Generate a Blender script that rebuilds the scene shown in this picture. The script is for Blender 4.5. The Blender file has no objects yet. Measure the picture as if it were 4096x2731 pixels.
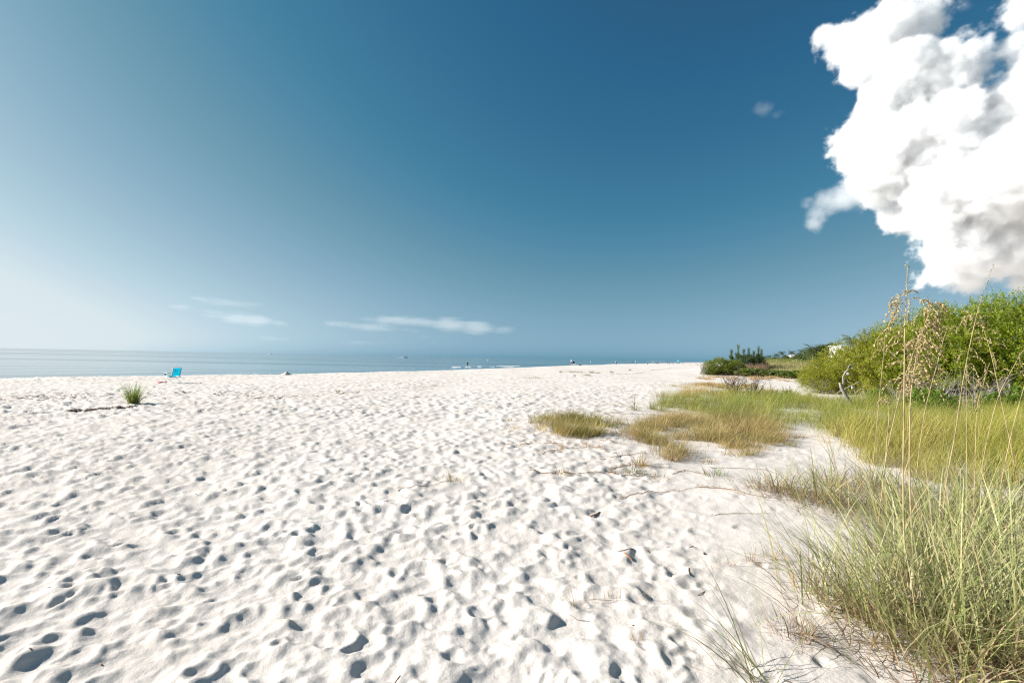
import bpy, math, random
import numpy as np
from mathutils import Vector, Matrix

R = math.radians
rng = np.random.default_rng(11)
random.seed(5)
scene = bpy.context.scene
COL = scene.collection

# ------------------------------------------------------------------ camera
F = 1850.0                      # focal length in photo pixels (photo 4096 x 2731)
CAM = Vector((0, 0, 1.6))
MROT = Matrix.Rotation(R(90 + 2.07), 3, 'X') @ Matrix.Rotation(R(1.157), 3, 'Z')
cam = bpy.data.cameras.new('camera')
cam.sensor_width = 36.0
cam.lens = F / 4096 * 36
cam.clip_start = 0.05
cam.clip_end = 60000
camo = bpy.data.objects.new('camera', cam)
COL.objects.link(camo)
camo.matrix_world = Matrix.Translation(CAM) @ MROT.to_4x4()
scene.camera = camo

# ------------------------------------------------------------------ sky, sun, exposure
SUN_EL, SUN_AZ = 28.0, 7.0     # azimuth: degrees ahead of due left (-X)
TO_SUN = Vector((-math.cos(R(SUN_EL)) * math.cos(R(SUN_AZ)), math.cos(R(SUN_EL)) * math.sin(R(SUN_AZ)), math.sin(R(SUN_EL))))
SKY_GAMMA, EXPOSURE = 1.3, 1.08
world = bpy.data.worlds.new('World')
scene.world = world
world.use_nodes = True
nt = world.node_tree
nt.nodes.clear()
wo = nt.nodes.new('ShaderNodeOutputWorld')
wb = nt.nodes.new('ShaderNodeBackground')
sk = nt.nodes.new('ShaderNodeTexSky')
sk.sky_type = 'NISHITA'
sk.sun_disc = False
sk.sun_elevation = R(SUN_EL)
sk.sun_rotation = math.atan2(TO_SUN.x, TO_SUN.y)
sk.altitude = 0
sk.air_density = 1.0
sk.dust_density = 0.75
sk.ozone_density = 1.5
# the sky's own brightness, graded to the colours a clear sky over the sea takes from deep blue to pale haze
def wn(kind, op=None, **kw):
    n = nt.nodes.new('ShaderNode' + kind)
    if op: n.operation = op
    return n


def wmix(blend, fac, a, b):
    n = nt.nodes.new('ShaderNodeMix'); n.data_type = 'RGBA'; n.blend_type = blend; n.clamp_factor = False
    for i, q in ((0, fac), (6, a), (7, b)):
        if isinstance(q, (int, float, tuple)): n.inputs[i].default_value = q
        else: nt.links.new(q, n.inputs[i])
    return n.outputs[2]


tcw = wn('TexCoord'); sep = wn('SeparateXYZ')
nt.links.new(tcw.outputs['Generated'], sep.inputs[0])
az_ = wn('Math', 'ABSOLUTE'); nt.links.new(sep.outputs['Z'], az_.inputs[0])
ml = wn('Math', 'MULTIPLY'); ml.inputs[1].default_value = -1 / 0.03; nt.links.new(az_.outputs[0], ml.inputs[0])
ex = wn('Math', 'EXPONENT'); nt.links.new(ml.outputs[0], ex.inputs[0])
ml2 = wn('Math', 'MULTIPLY'); ml2.inputs[1].default_value = -1 / 0.13; nt.links.new(az_.outputs[0], ml2.inputs[0])
ex2 = wn('Math', 'EXPONENT'); nt.links.new(ml2.outputs[0], ex2.inputs[0])
hb = wn('Math', 'MULTIPLY_ADD'); hb.inputs[1].default_value = 0.02; hb.inputs[2].default_value = 1.0; nt.links.new(ex2.outputs[0], hb.inputs[0])
hf = wn('Math', 'MULTIPLY_ADD'); hf.inputs[1].default_value = 0.45; nt.links.new(ex.outputs[0], hf.inputs[0]); nt.links.new(hb.outputs[0], hf.inputs[2])
dot = nt.nodes.new('ShaderNodeVectorMath'); dot.operation = 'DOT_PRODUCT'
nt.links.new(sk.outputs[0], dot.inputs[0]); dot.inputs[1].default_value = (1.065 * 0.0522, 0.046 * 0.0522, 0.927 * 0.0522)
pw = wn('Math', 'POWER'); nt.links.new(dot.outputs['Value'], pw.inputs[0]); pw.inputs[1].default_value = SKY_GAMMA
lum = wn('Math', 'MULTIPLY'); nt.links.new(pw.outputs[0], lum.inputs[0]); nt.links.new(hf.outputs[0], lum.inputs[1])
ramp = nt.nodes.new('ShaderNodeValToRGB')
stops = [(0.0, (0.004, 0.015, 0.032)), (0.087, (0.026, 0.095, 0.195)), (0.117, (0.027, 0.130, 0.262)), (0.197, (0.060, 0.220, 0.360)), (0.285, (0.141, 0.314, 0.429)), (0.411, (0.262, 0.440, 0.565)), (0.629, (0.485, 0.658, 0.760)), (0.81, (0.70, 0.805, 0.855)), (1.0, (0.735, 0.825, 0.87))]
cr = ramp.color_ramp
cr.elements[0].position, cr.elements[0].color = stops[0][0], (*stops[0][1], 1)
cr.elements[1].position, cr.elements[1].color = stops[-1][0], (*stops[-1][1], 1)
for p_, c_ in stops[1:-1]:
    e_ = cr.elements.new(p_); e_.color = (*c_, 1)
nt.links.new(lum.outputs[0], ramp.inputs[0])
mixh = ramp.outputs[0]
SKY_STRENGTH = 0.1
k_ = 1 / (SKY_STRENGTH * 2 ** EXPOSURE)
fin = wmix('MULTIPLY', 1.0, mixh, (k_, k_, k_, 1))
wb.inputs['Strength'].default_value = SKY_STRENGTH
nt.links.new(fin, wb.inputs[0])
nt.links.new(wb.outputs[0], wo.inputs[0])

sun = bpy.data.lights.new('sun', 'SUN')
sun.energy = 4.6
sun.angle = R(0.53)
sun.color = (1.0, 0.955, 0.89)
suno = bpy.data.objects.new('sun', sun)
COL.objects.link(suno)
suno.location = TO_SUN * 50
suno.rotation_euler = TO_SUN.to_track_quat('Z', 'Y').to_euler()

vs = scene.view_settings
vs.view_transform = 'Standard'
vs.look = 'None'
vs.exposure = EXPOSURE
vs.gamma = 1.0
vs.use_curve_mapping = False
scene.cycles.use_denoising = True
scene.cycles.denoising_prefilter = 'NONE'
scene.cycles.denoising_input_passes = 'RGB_ALBEDO_NORMAL'
scene.cycles.max_bounces = 24
scene.cycles.diffuse_bounces = 4
scene.cycles.transmission_bounces = 4
scene.cycles.volume_bounces = 16
scene.cycles.transparent_max_bounces = 8
scene.cycles.pixel_filter_type = 'BLACKMAN_HARRIS'
scene.cycles.filter_width = 1.2
scene.cycles.use_adaptive_sampling = True
scene.cycles.adaptive_threshold = 0.008

# ------------------------------------------------------------------ helpers
WATER = -1.25


def sstep(a, b, x):
    t = np.clip((np.asarray(x, float) - a) / (b - a), 0, 1)
    return t * t * (3 - 2 * t)


CY = [-200, -30, 0, 24.7, 35.7, 52, 74, 121, 211, 400, 740, 1500, 6000]
CX = [-235, -74, -49, -27, -17.7, -8.6, 0.0, 16.2, 51, 136, 286, 628, 2650]


def crest_x(y):
    return np.interp(y, CY, CX)


def H(x, y):
    """height of the beach without footprints"""
    x = np.asarray(x, float); y = np.asarray(y, float)
    s = (crest_x(y) - x) * 0.84
    z = -1.55 * sstep(-0.5, 16, s) - 0.03 * np.clip(s - 16, 0, 60)
    z = z + 0.03 * np.sin(x * 0.55 + 0.31 * y) * np.sin(0.37 * y - 0.2 * x) * sstep(3, 10, np.hypot(x, y))
    z = z + 1.5 * np.exp(-(((x - 40) / 12.0) ** 2 + ((y - 68) / 10.0) ** 2))
    z = z + 1.4 * sstep(0, 30, x - (0.42 * y + 19))
    return z


def ray(px, py):
    return MROT @ Vector(((px - 2048) / F, -(py - 1365.5) / F, -1.0))


def gp(px, py):
    """ground point seen at a photo pixel"""
    d = ray(px, py)
    z = 0.0
    for _ in range(6):
        t = (z - CAM.z) / d.z
        p = CAM + d * t
        z = float(H(p.x, p.y))
    return Vector((p.x, p.y, z))


def wp(px, py):
    d = ray(px, py)
    return CAM + d * ((WATER - CAM.z) / d.z)


def atd(px, py, depth):
    d = ray(px, py)
    return CAM + d * (depth / d.y)


def on_ground(px, depth):
    p = atd(px, 1440, depth)
    return Vector((p.x, p.y, float(H(p.x, p.y))))


def mesh_from(name, V, Fs, C=None, smooth=False):
    V = np.asarray(V, np.float32)
    me = bpy.data.meshes.new(name)
    me.vertices.add(len(V))
    me.vertices.foreach_set('co', V.ravel())
    loops, starts, tot = [], [], 0
    for f in Fs:
        f = np.asarray(f, np.int32)
        if len(f) == 0:
            continue
        k = f.shape[1]
        loops.append(f.ravel())
        starts.append(tot + np.arange(len(f), dtype=np.int32) * k)
        tot += f.size
    loops = np.concatenate(loops); starts = np.concatenate(starts)
    me.loops.add(len(loops))
    me.loops.foreach_set('vertex_index', loops)
    me.polygons.add(len(starts))
    me.polygons.foreach_set('loop_start', starts)
    if smooth:
        me.polygons.foreach_set('use_smooth', np.ones(len(starts), bool))
    if C is not None:
        a = me.color_attributes.new('Col', 'FLOAT_COLOR', 'POINT')
        C = np.asarray(C, np.float32)
        a.data.foreach_set('color', np.concatenate([C, np.ones((len(C), 1), np.float32)], 1).ravel())
    me.update(calc_edges=True)
    me.validate()
    return me


class MB:
    """collects geometry for one mesh"""
    def __init__(s):
        s.V, s.F, s.C, s.n = [], {}, [], 0

    def add(s, V, Fs, col=None):
        V = np.asarray(V, float).reshape(-1, 3)
        for f in Fs:
            f = np.asarray(f, int)
            if f.size:
                s.F.setdefault(f.shape[1], []).append(f + s.n)
        s.V.append(V); s.n += len(V)
        c = np.asarray(col if col is not None else (0.5, 0.5, 0.5), float)
        s.C.append(np.broadcast_to(c, (len(V), 3)).copy())

    def box(s, c, size, col=None, rz=0, taper=1.0):
        x, y, z = [q / 2 for q in size]
        P = np.array([[-x, -y, -z], [x, -y, -z], [x, y, -z], [-x, y, -z], [-x * taper, -y * taper, z], [x * taper, -y * taper, z], [x * taper, y * taper, z], [-x * taper, y * taper, z]])
        ca, sa = math.cos(rz), math.sin(rz)
        P = P @ np.array([[ca, sa, 0], [-sa, ca, 0], [0, 0, 1]]) + np.array(c)
        s.add(P, [[[0, 3, 2, 1], [4, 5, 6, 7], [0, 1, 5, 4], [1, 2, 6, 5], [2, 3, 7, 6], [3, 0, 4, 7]]], col)

    def tube(s, pts, rad, sides=6, col=None, caps=True):
        P = np.array([list(p) for p in pts], float)
        n = len(P)
        rad = np.broadcast_to(np.asarray(rad, float), (n,))
        T = np.gradient(P, axis=0)
        T /= np.linalg.norm(T, axis=1, keepdims=True) + 1e-9
        up = np.array([0.13, 0.27, 0.95])
        A = np.cross(T, up); A /= np.linalg.norm(A, axis=1, keepdims=True) + 1e-9
        B = np.cross(T, A)
        th = np.arange(sides) / sides * 2 * math.pi
        V = P[:, None] + rad[:, None, None] * (A[:, None] * np.cos(th)[None, :, None] + B[:, None] * np.sin(th)[None, :, None])
        V = V.reshape(-1, 3)
        i = np.arange(n - 1)[:, None] * sides
        j = np.arange(sides)[None]
        j2 = (j + 1) % sides
        Q = np.stack([i + j, i + j2, i + sides + j2, i + sides + j], -1).reshape(-1, 4)
        fs = [Q]
        if caps:
            fs.append(np.array([list(range(sides))[::-1], list(range((n - 1) * sides, n * sides))]))
        if col is not None and np.ndim(col) == 2:
            col = np.repeat(np.asarray(col), sides, axis=0)
        s.add(V, fs, col)

    def mesh(s, name, smooth=False):
        return mesh_from(name, np.concatenate(s.V), [np.concatenate(v) for v in s.F.values()], np.concatenate(s.C), smooth)

    def obj(s, name, mat, parent=None, smooth=False, origin=None):
        return obj(name, s.mesh(name, smooth), mat, parent, origin)


def obj(name, me, mat, parent=None, origin=None):
    o = bpy.data.objects.new(name, me)
    if mat is not None and not me.materials:
        me.materials.append(mat)
    COL.objects.link(o)
    if parent:
        o.parent = parent
    if origin is not None:
        o.location = origin
    return o


def fuzz(o):
    o['kind'] = 'stuff'
    return o


def tag(o, label=None, cat=None, group=None, kind=None):
    if label: o['label'] = label
    if cat: o['category'] = cat
    if group: o['group'] = group
    if kind: o['kind'] = kind
    return o


def empty(name, loc, rz=0, label=None, cat=None, group=None):
    o = bpy.data.objects.new(name, None)
    o.empty_display_size = 0.2
    COL.objects.link(o)
    o.location = loc
    o.rotation_euler = (0, 0, rz)
    return tag(o, label, cat, group)


def copy_tree(o, parent=None):
    c = o.copy()
    COL.objects.link(c)
    c.parent = parent
    for ch in list(o.children):
        copy_tree(ch, c)
    return c


def vnoise(shape, cells, seed, wrap=False):
    """value noise on a grid, cells = (ny, nx)"""
    r = np.random.default_rng(seed)
    ny, nx = cells
    g = r.random((ny + 1, nx + 1)).astype(np.float32)
    if wrap:
        g[-1] = g[0]; g[:, -1] = g[:, 0]
    y = np.linspace(0, ny, shape[0], endpoint=False); x = np.linspace(0, nx, shape[1], endpoint=False)
    yi = y.astype(int); xi = x.astype(int)
    fy = (y - yi).astype(np.float32); fx = (x - xi).astype(np.float32)
    fy = (fy * fy * (3 - 2 * fy))[:, None]; fx = (fx * fx * (3 - 2 * fx))[None]
    a = g[yi][:, xi]; b = g[yi][:, xi + 1]; c = g[yi + 1][:, xi]; d = g[yi + 1][:, xi + 1]
    return (a * (1 - fx) + b * fx) * (1 - fy) + (c * (1 - fx) + d * fx) * fy - 0.5


# ------------------------------------------------------------------ materials
def new_mat(name):
    m = bpy.data.materials.new(name)
    m.use_nodes = True
    return m, m.node_tree, m.node_tree.nodes['Principled BSDF']


def plain(name, col, rough=0.6, var=0.12, scale=20.0, metal=0.0):
    m, t, b = new_mat(name)
    tc = t.nodes.new('ShaderNodeTexCoord')
    n = t.nodes.new('ShaderNodeTexNoise'); n.inputs['Scale'].default_value = scale; n.inputs['Detail'].default_value = 4
    mx = t.nodes.new('ShaderNodeMix'); mx.data_type = 'RGBA'
    mx.inputs[6].default_value = (*[c * (1 - var) for c in col], 1)
    mx.inputs[7].default_value = (*[min(1, c * (1 + var)) for c in col], 1)
    t.links.new(tc.outputs['Object'], n.inputs['Vector'])
    t.links.new(n.outputs[0], mx.inputs[0])
    t.links.new(mx.outputs[2], b.inputs['Base Color'])
    b.inputs['Roughness'].default_value = rough
    b.inputs['Metallic'].default_value = metal
    return m


def leafy(name, trans=0.35, rough=0.45, spec=0.3):
    m, t, b = new_mat(name)
    a = t.nodes.new('ShaderNodeAttribute'); a.attribute_name = 'Col'
    tr = t.nodes.new('ShaderNodeBsdfTranslucent')
    mx = t.nodes.new('ShaderNodeMixShader'); mx.inputs[0].default_value = trans
    g = t.nodes.new('ShaderNodeGamma'); g.inputs[1].default_value = 0.85
    t.links.new(a.outputs['Color'], b.inputs['Base Color'])
    t.links.new(a.outputs['Color'], g.inputs[0])
    t.links.new(g.outputs[0], tr.inputs['Color'])
    b.inputs['Roughness'].default_value = rough
    b.inputs['Specular IOR Level'].default_value = spec
    t.links.new(b.outputs[0], mx.inputs[1]); t.links.new(tr.outputs[0], mx.inputs[2])
    t.links.new(mx.outputs[0], t.nodes['Material Output'].inputs['Surface'])
    return m


def vcol(name, rough=0.7):
    m, t, b = new_mat(name)
    a = t.nodes.new('ShaderNodeAttribute'); a.attribute_name = 'Col'
    t.links.new(a.outputs['Color'], b.inputs['Base Color'])
    b.inputs['Roughness'].default_value = rough
    return m


def sand_mat():
    m, t, b = new_mat('sand')
    N = t.nodes; L = t.links
    geo = N.new('ShaderNodeNewGeometry')
    n1 = N.new('ShaderNodeTexNoise'); n1.inputs['Scale'].default_value = 0.55; n1.inputs['Detail'].default_value = 6
    n2 = N.new('ShaderNodeTexNoise'); n2.inputs['Scale'].default_value = 420; n2.inputs['Detail'].default_value = 2
    n3 = N.new('ShaderNodeTexNoise'); n3.inputs['Scale'].default_value = 45; n3.inputs['Detail'].default_value = 5
    for n in (n1, n2, n3):
        L.new(geo.outputs['Position'], n.inputs['Vector'])
    r1 = N.new('ShaderNodeValToRGB')
    r1.color_ramp.elements[0].position = 0.35; r1.color_ramp.elements[0].color = (0.625, 0.572, 0.525, 1)
    r1.color_ramp.elements[1].position = 0.65; r1.color_ramp.elements[1].color = (0.705, 0.652, 0.605, 1)
    mpb = N.new('ShaderNodeMapping'); mpb.inputs['Rotation'].default_value = (0, 0, R(33)); mpb.inputs['Scale'].default_value = (0.16, 0.012, 1)
    L.new(geo.outputs['Position'], mpb.inputs['Vector'])
    nb = N.new('ShaderNodeTexNoise'); nb.inputs['Scale'].default_value = 1.0; nb.inputs['Detail'].default_value = 5
    L.new(mpb.outputs[0], nb.inputs['Vector'])
    adb = N.new('ShaderNodeMath'); adb.operation = 'ADD'; adb.use_clamp = True
    sb = N.new('ShaderNodeMath'); sb.operation = 'MULTIPLY_ADD'; sb.inputs[1].default_value = 0.9; sb.inputs[2].default_value = -0.45
    L.new(nb.outputs[0], sb.inputs[0]); L.new(n1.outputs[0], adb.inputs[0]); L.new(sb.outputs[0], adb.inputs[1]); L.new(adb.outputs[0], r1.inputs[0])
    mx = N.new('ShaderNodeMix'); mx.data_type = 'RGBA'; mx.blend_type = 'MULTIPLY'
    r2 = N.new('ShaderNodeValToRGB')
    r2.color_ramp.elements[0].position = 0.30; r2.color_ramp.elements[0].color = (0.74, 0.72, 0.70, 1)
    r2.color_ramp.elements[1].position = 0.52; r2.color_ramp.elements[1].color = (1, 1, 1, 1)
    L.new(n2.outputs[0], r2.inputs[0])
    mx.inputs[0].default_value = 1
    L.new(r1.outputs[0], mx.inputs[6]); L.new(r2.outputs[0], mx.inputs[7])
    L.new(mx.outputs[2], b.inputs['Base Color'])
    ad = N.new('ShaderNodeMath'); ad.operation = 'MULTIPLY_ADD'; ad.inputs[1].default_value = 0.45
    L.new(n2.outputs[0], ad.inputs[0]); L.new(n3.outputs[0], ad.inputs[2])
    bp = N.new('ShaderNodeBump'); bp.inputs['Strength'].default_value = 0.5; bp.inputs['Distance'].default_value = 0.012
    L.new(ad.outputs[0], bp.inputs['Height'])
    L.new(bp.outputs[0], b.inputs['Normal'])
    b.inputs['Roughness'].default_value = 0.95
    b.inputs['Specular IOR Level'].default_value = 0.1
    return m


def water_mat():
    m, t, b = new_mat('sea_water')
    N = t.nodes; L = t.links
    geo = N.new('ShaderNodeNewGeometry')
    mp = N.new('ShaderNodeMapping'); mp.inputs['Rotation'].default_value = (0, 0, R(-62)); mp.inputs['Scale'].default_value = (0.16, 0.9, 1)
    L.new(geo.outputs['Position'], mp.inputs['Vector'])
    n1 = N.new('ShaderNodeTexNoise'); n1.inputs['Scale'].default_value = 1.3; n1.inputs['Detail'].default_value = 4
    L.new(mp.outputs[0], n1.inputs['Vector'])
    bp = N.new('ShaderNodeBump'); bp.inputs['Strength'].default_value = 0.10; bp.inputs['Distance'].default_value = 0.25
    L.new(n1.outputs[0], bp.inputs['Height'])
    mp2 = N.new('ShaderNodeMapping'); mp2.inputs['Rotation'].default_value = (0, 0, R(-62)); mp2.inputs['Scale'].default_value = (0.004, 0.03, 1)
    L.new(geo.outputs['Position'], mp2.inputs['Vector'])
    n2 = N.new('ShaderNodeTexNoise'); n2.inputs['Scale'].default_value = 1.0; n2.inputs['Detail'].default_value = 5
    L.new(mp2.outputs[0], n2.inputs['Vector'])
    r = N.new('ShaderNodeMapRange'); r.inputs[1].default_value = 0.35; r.inputs[2].default_value = 0.65; r.inputs[3].default_value = 0.03; r.inputs[4].default_value = 0.14
    L.new(n2.outputs[0], r.inputs[0]); L.new(r.outputs[0], b.inputs['Roughness'])
    b.inputs['Base Color'].default_value = (0.03, 0.085, 0.09, 1)
    b.inputs['IOR'].default_value = 1.33
    L.new(bp.outputs[0], b.inputs['Normal'])
    return m


SAND = sand_mat()
SEA = water_mat()
BLADE = leafy('grass_blade', 0.24, 0.45, 0.35)
LEAF = leafy('shrub_leaf', 0.45, 0.38, 0.4)
DRY = vcol('dry_plant', 0.8)
STALK = leafy('dry_straw', 0.15, 0.6, 0.2)
BARK = plain('grey_bark', (0.30, 0.27, 0.24), 0.9, 0.35, 30)
TWIG = plain('brown_twig', (0.13, 0.085, 0.055), 0.9, 0.35, 40)
FOAM = plain('sea_foam', (0.80, 0.82, 0.82), 0.7, 0.06, 3)


# ------------------------------------------------------------------ beach with footprints
def smask(px_poly):
    return [gp(*p)[:2] for p in px_poly]


def in_poly(x, y, poly):
    inside = np.zeros(np.shape(x), bool)
    n = len(poly)
    for i in range(n):
        x1, y1 = poly[i]; x2, y2 = poly[(i + 1) % n]
        c = ((y1 > y) != (y2 > y)) & (x < (x2 - x1) * (y - y1) / (y2 - y1 + 1e-12) + x1)
        inside ^= c
    return inside


# line between the trodden sand and the smoother sand in front of the grass, in ground metres
TY = [0, 2.2, 3.2, 5, 7, 10, 14, 20, 30, 60]
TX = [0.5, 0.9, 1.1, 1.5, 2.0, 2.0, 3.0, 6.0, 10.0, 22.0]


def trodden(x, y):
    return 1 - sstep(-0.5, 0.7, x - np.interp(y, TY, TX))


def stamp(Hm, res, x0, y0, pr, wrap=False):
    ny, nx = Hm.shape
    for (cx, cy, a, Lh, Wh, dep, rim, sq) in pr:
        rad = Lh * 1.9
        k = int(rad / res) + 1
        ix = int((cx - x0) / res); iy = int((cy - y0) / res)
        yy = np.arange(iy - k, iy + k + 1); xx = np.arange(ix - k, ix + k + 1)
        dx = (xx * res + x0 - cx)[None]; dy = (yy * res + y0 - cy)[:, None]
        if wrap:
            yy %= ny; xx %= nx
        else:
            my = (yy >= 0) & (yy < ny); mx = (xx >= 0) & (xx < nx)
            yy = yy[my]; xx = xx[mx]; dy = dy[my]; dx = dx[:, mx]
            if len(yy) == 0 or len(xx) == 0:
                continue
        ca, sa = math.cos(a), math.sin(a)
        u = dx * ca + dy * sa
        v = -dx * sa + dy * ca
        w = Wh * (1.0 + 0.28 * np.clip(u / Lh, -1, 1))
        e = np.sqrt((u / Lh) ** 2 + (v / w) ** 2)
        m = 1 - np.clip((e - sq) / (1.15 - sq), 0, 1)
        m = m * m * (3 - 2 * m)
        ring = np.exp(-((e - 1.28) / 0.26) ** 2) * (1 - 0.55 * np.clip(u / Lh, -1, 1))
        sub = Hm[np.ix_(yy, xx)]
        tilt = 0.25 * dep * np.clip(u / Lh, -1, 1)
        Hm[np.ix_(yy, xx)] = sub + m * (-dep + tilt - 0.55 * sub) + ring * rim * (1 - m)


def bowls(Hm, res, x0, y0, bl, wrap=False):
    """trampled sand: the lower envelope of many overlapping shallow bowls, with crests left between them"""
    ny, nx = Hm.shape
    base = Hm.copy()
    for (cx, cy, a, Lh, Wh, dep, z0) in bl:
        k = int(Lh * 1.5 / res) + 1
        ix = int((cx - x0) / res); iy = int((cy - y0) / res)
        yy = np.arange(iy - k, iy + k + 1); xx = np.arange(ix - k, ix + k + 1)
        dx = (xx * res + x0 - cx)[None]; dy = (yy * res + y0 - cy)[:, None]
        if wrap:
            yy %= ny; xx %= nx
        else:
            my = (yy >= 0) & (yy < ny); mx = (xx >= 0) & (xx < nx)
            yy = yy[my]; xx = xx[mx]; dy = dy[my]; dx = dx[:, mx]
            if len(yy) == 0 or len(xx) == 0:
                continue
        ca, sa = math.cos(a), math.sin(a)
        u = dx * ca + dy * sa
        v = -dx * sa + dy * ca
        w = Wh * (1 + 0.3 * np.clip(u / Lh, -1, 1))
        e2 = (u / Lh) ** 2 + (v / w) ** 2
        sl = np.ix_(yy, xx)
        z0 = z0 + base[min(max(iy % ny if wrap else iy, 0), ny - 1), min(max(ix % nx if wrap else ix, 0), nx - 1)]
        Hm[sl] = np.where(e2 < 2.2, np.minimum(Hm[sl], z0 + dep * e2 + 0.25 * dep * np.clip(u / Lh, -1.4, 1.4)), Hm[sl])


def make_bowls(n, xr, yr, r):
    out = []
    for _ in range(n):
        a = r.normal(R(65), 0.5) if r.random() < 0.7 else r.uniform(0, 6.28)
        L = 0.05 + 0.075 * r.random() ** 1.3
        out.append((r.uniform(*xr), r.uniform(*yr), a + (math.pi if r.random() < 0.5 else 0), L, L * r.uniform(0.5, 0.95), (0.030 + 0.026 * r.random()) * L / 0.1, r.normal(-0.010, 0.006) * (0.5 + L / 0.16)))
    return out


def settle(Hm, res, slope, it):
    """loose sand slides until no step is steeper than the slope"""
    lim = slope * res
    for _ in range(it):
        for ax in (0, 1):
            d = np.diff(Hm, axis=ax)
            mv = np.sign(d) * np.clip(np.abs(d) - lim, 0, None) * 0.25
            if ax == 0:
                Hm[:-1] += mv; Hm[1:] -= mv
            else:
                Hm[:, :-1] += mv; Hm[:, 1:] -= mv


def make_prints(n, xr, yr, r, f=1.0):
    out = []
    for _ in range(n):
        x = r.uniform(*xr); y = r.uniform(*yr)
        a = r.normal(R(72), 0.45) + (math.pi if r.random() < 0.5 else 0)
        if r.random() < 0.25:
            a = r.uniform(0, 6.28)
        L = 0.04 + 0.06 * r.random() ** 1.2; W = L * r.uniform(0.45, 0.9)
        d = (0.016 + 0.040 * r.random() ** 1.3) * (0.6 + 4.6 * L) * f
        out.append((x, y, a, L, W, d, d * r.uniform(0.2, 0.5), r.uniform(0.0, 0.45)))
    return out


# near map, 1 cm
NX0, NX1, NY0, NY1, NR = -10.0, 8.0, 0.6, 12.6, 0.01
nshape = (int((NY1 - NY0) / NR), int((NX1 - NX0) / NR))
near = np.zeros(nshape, np.float32)
near += 0.045 * vnoise(nshape, (12, 18), 1) + 0.022 * vnoise(nshape, (40, 60), 2)
r_ = np.random.default_rng(3)
tro = trodden(*np.meshgrid(np.linspace(NX0, NX1, nshape[1]), np.linspace(NY0, NY1, nshape[0]))).astype(np.float32)
NT = vnoise((1024, 1024), (64, 64), 31, True) + 0.35 * vnoise((1024, 1024), (128, 128), 32, True)


def bil(Hm, fx, fy, wrap):
    ny, nx = Hm.shape
    xi = np.floor(fx).astype(int); yi = np.floor(fy).astype(int)
    ax = (fx - xi).astype(np.float32); ay = (fy - yi).astype(np.float32)
    if wrap:
        x0, x1, y0, y1 = xi % nx, (xi + 1) % nx, yi % ny, (yi + 1) % ny
    else:
        x0 = np.clip(xi, 0, nx - 1); x1 = np.clip(xi + 1, 0, nx - 1); y0 = np.clip(yi, 0, ny - 1); y1 = np.clip(yi + 1, 0, ny - 1)
    return (Hm[y0, x0] * (1 - ax) + Hm[y0, x1] * ax) * (1 - ay) + (Hm[y1, x0] * (1 - ax) + Hm[y1, x1] * ax) * ay


def nz(x, y, cell, rot):
    c, q = math.cos(rot), math.sin(rot)
    k = 16 / cell
    return bil(NT, (x * c - y * q) * k + 37 * rot, (x * q + y * c) * k, True)


gx, gy = np.meshgrid(np.linspace(NX0, NX1, nshape[1], dtype=np.float32), np.linspace(NY0, NY1, nshape[0], dtype=np.float32))
wx = gx + 0.05 * nz(gx, gy, 0.3, 2.1); wy = gy + 0.05 * nz(gx, gy, 0.3, 0.9)
hum = 0.066 * nz(wx, wy, 0.16, 0.45) + 0.044 * nz(wx, wy, 0.09, 1.25) - 0.045 * np.abs(nz(wx, wy, 0.20, 2.6))
near += hum * (0.16 + 0.84 * tro)
bw_ = [q for q in make_bowls(3600, (NX0, NX1), (NY0, NY1), r_) if r_.random() < float(trodden(q[0], q[1])) * (0.75 + 0.25 * math.sin(q[0] * 1.1 + 0.6 * math.sin(q[1] * 1.3)))]
bowls(near, NR, NX0, NY0, bw_)
pr = [p for p in make_prints(7000, (NX0, NX1), (NY0, NY1), r_, 0.46) if r_.random() < float(trodden(p[0], p[1]))]
soft = [(x, y, a, L * 0.9, W * 0.9, d * 0.40, d * 0.10, q) for (x, y, a, L, W, d, m, q) in make_prints(900, (NX0, NX1), (NY0, NY1), r_) if float(trodden(x, y)) < 0.6]
stamp(near, NR, NX0, NY0, soft)
stamp(near, NR, NX0, NY0, pr)
low = 0.045 * vnoise(nshape, (12, 18), 1)
rel = near - low
near = (low + np.where(rel < 0, 0.024 * np.tanh(rel / 0.024), 0.03 * np.tanh(rel / 0.03))).astype(np.float32)   # loose sand keeps no deep holes or tall mounds
settle(near, NR, 0.66, 8)


def blur(m, k):
    for _ in range(k):
        m[1:-1, 1:-1] = 0.5 * m[1:-1, 1:-1] + 0.125 * (m[:-2, 1:-1] + m[2:, 1:-1] + m[1:-1, :-2] + m[1:-1, 2:])


blur(near, 2)
near += (0.014 * vnoise(nshape, (110, 165), 14) + 0.007 * vnoise(nshape, (230, 345), 4)) * (0.3 + 0.7 * tro) + 0.004 * vnoise(nshape, (420, 630), 5)
# wrapped tile for the sand farther off, 2.5 cm, 20 m wide
TS, TR = 20.0, 0.025
tn = int(TS / TR)
tile = 0.045 * vnoise((tn, tn), (18, 18), 6, True) + 0.022 * vnoise((tn, tn), (50, 50), 7, True)
tile = tile.astype(np.float32)
tile += 0.085 * vnoise((tn, tn), (112, 112), 41, True) + 0.05 * vnoise((tn, tn), (190, 190), 42, True) - 0.05 * np.abs(vnoise((tn, tn), (96, 96), 43, True))
bowls(tile, TR, 0, 0, make_bowls(8000, (0, TS), (0, TS), r_), True)
stamp(tile, TR, 0, 0, make_prints(11000, (0, TS), (0, TS), r_, 0.75), True)
tile = np.where(tile < 0, -0.05 * np.tanh(-tile / 0.05), tile)
settle(tile, TR, 0.75, 2)
tile += 0.018 * vnoise((tn, tn), (170, 170), 8, True)


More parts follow.
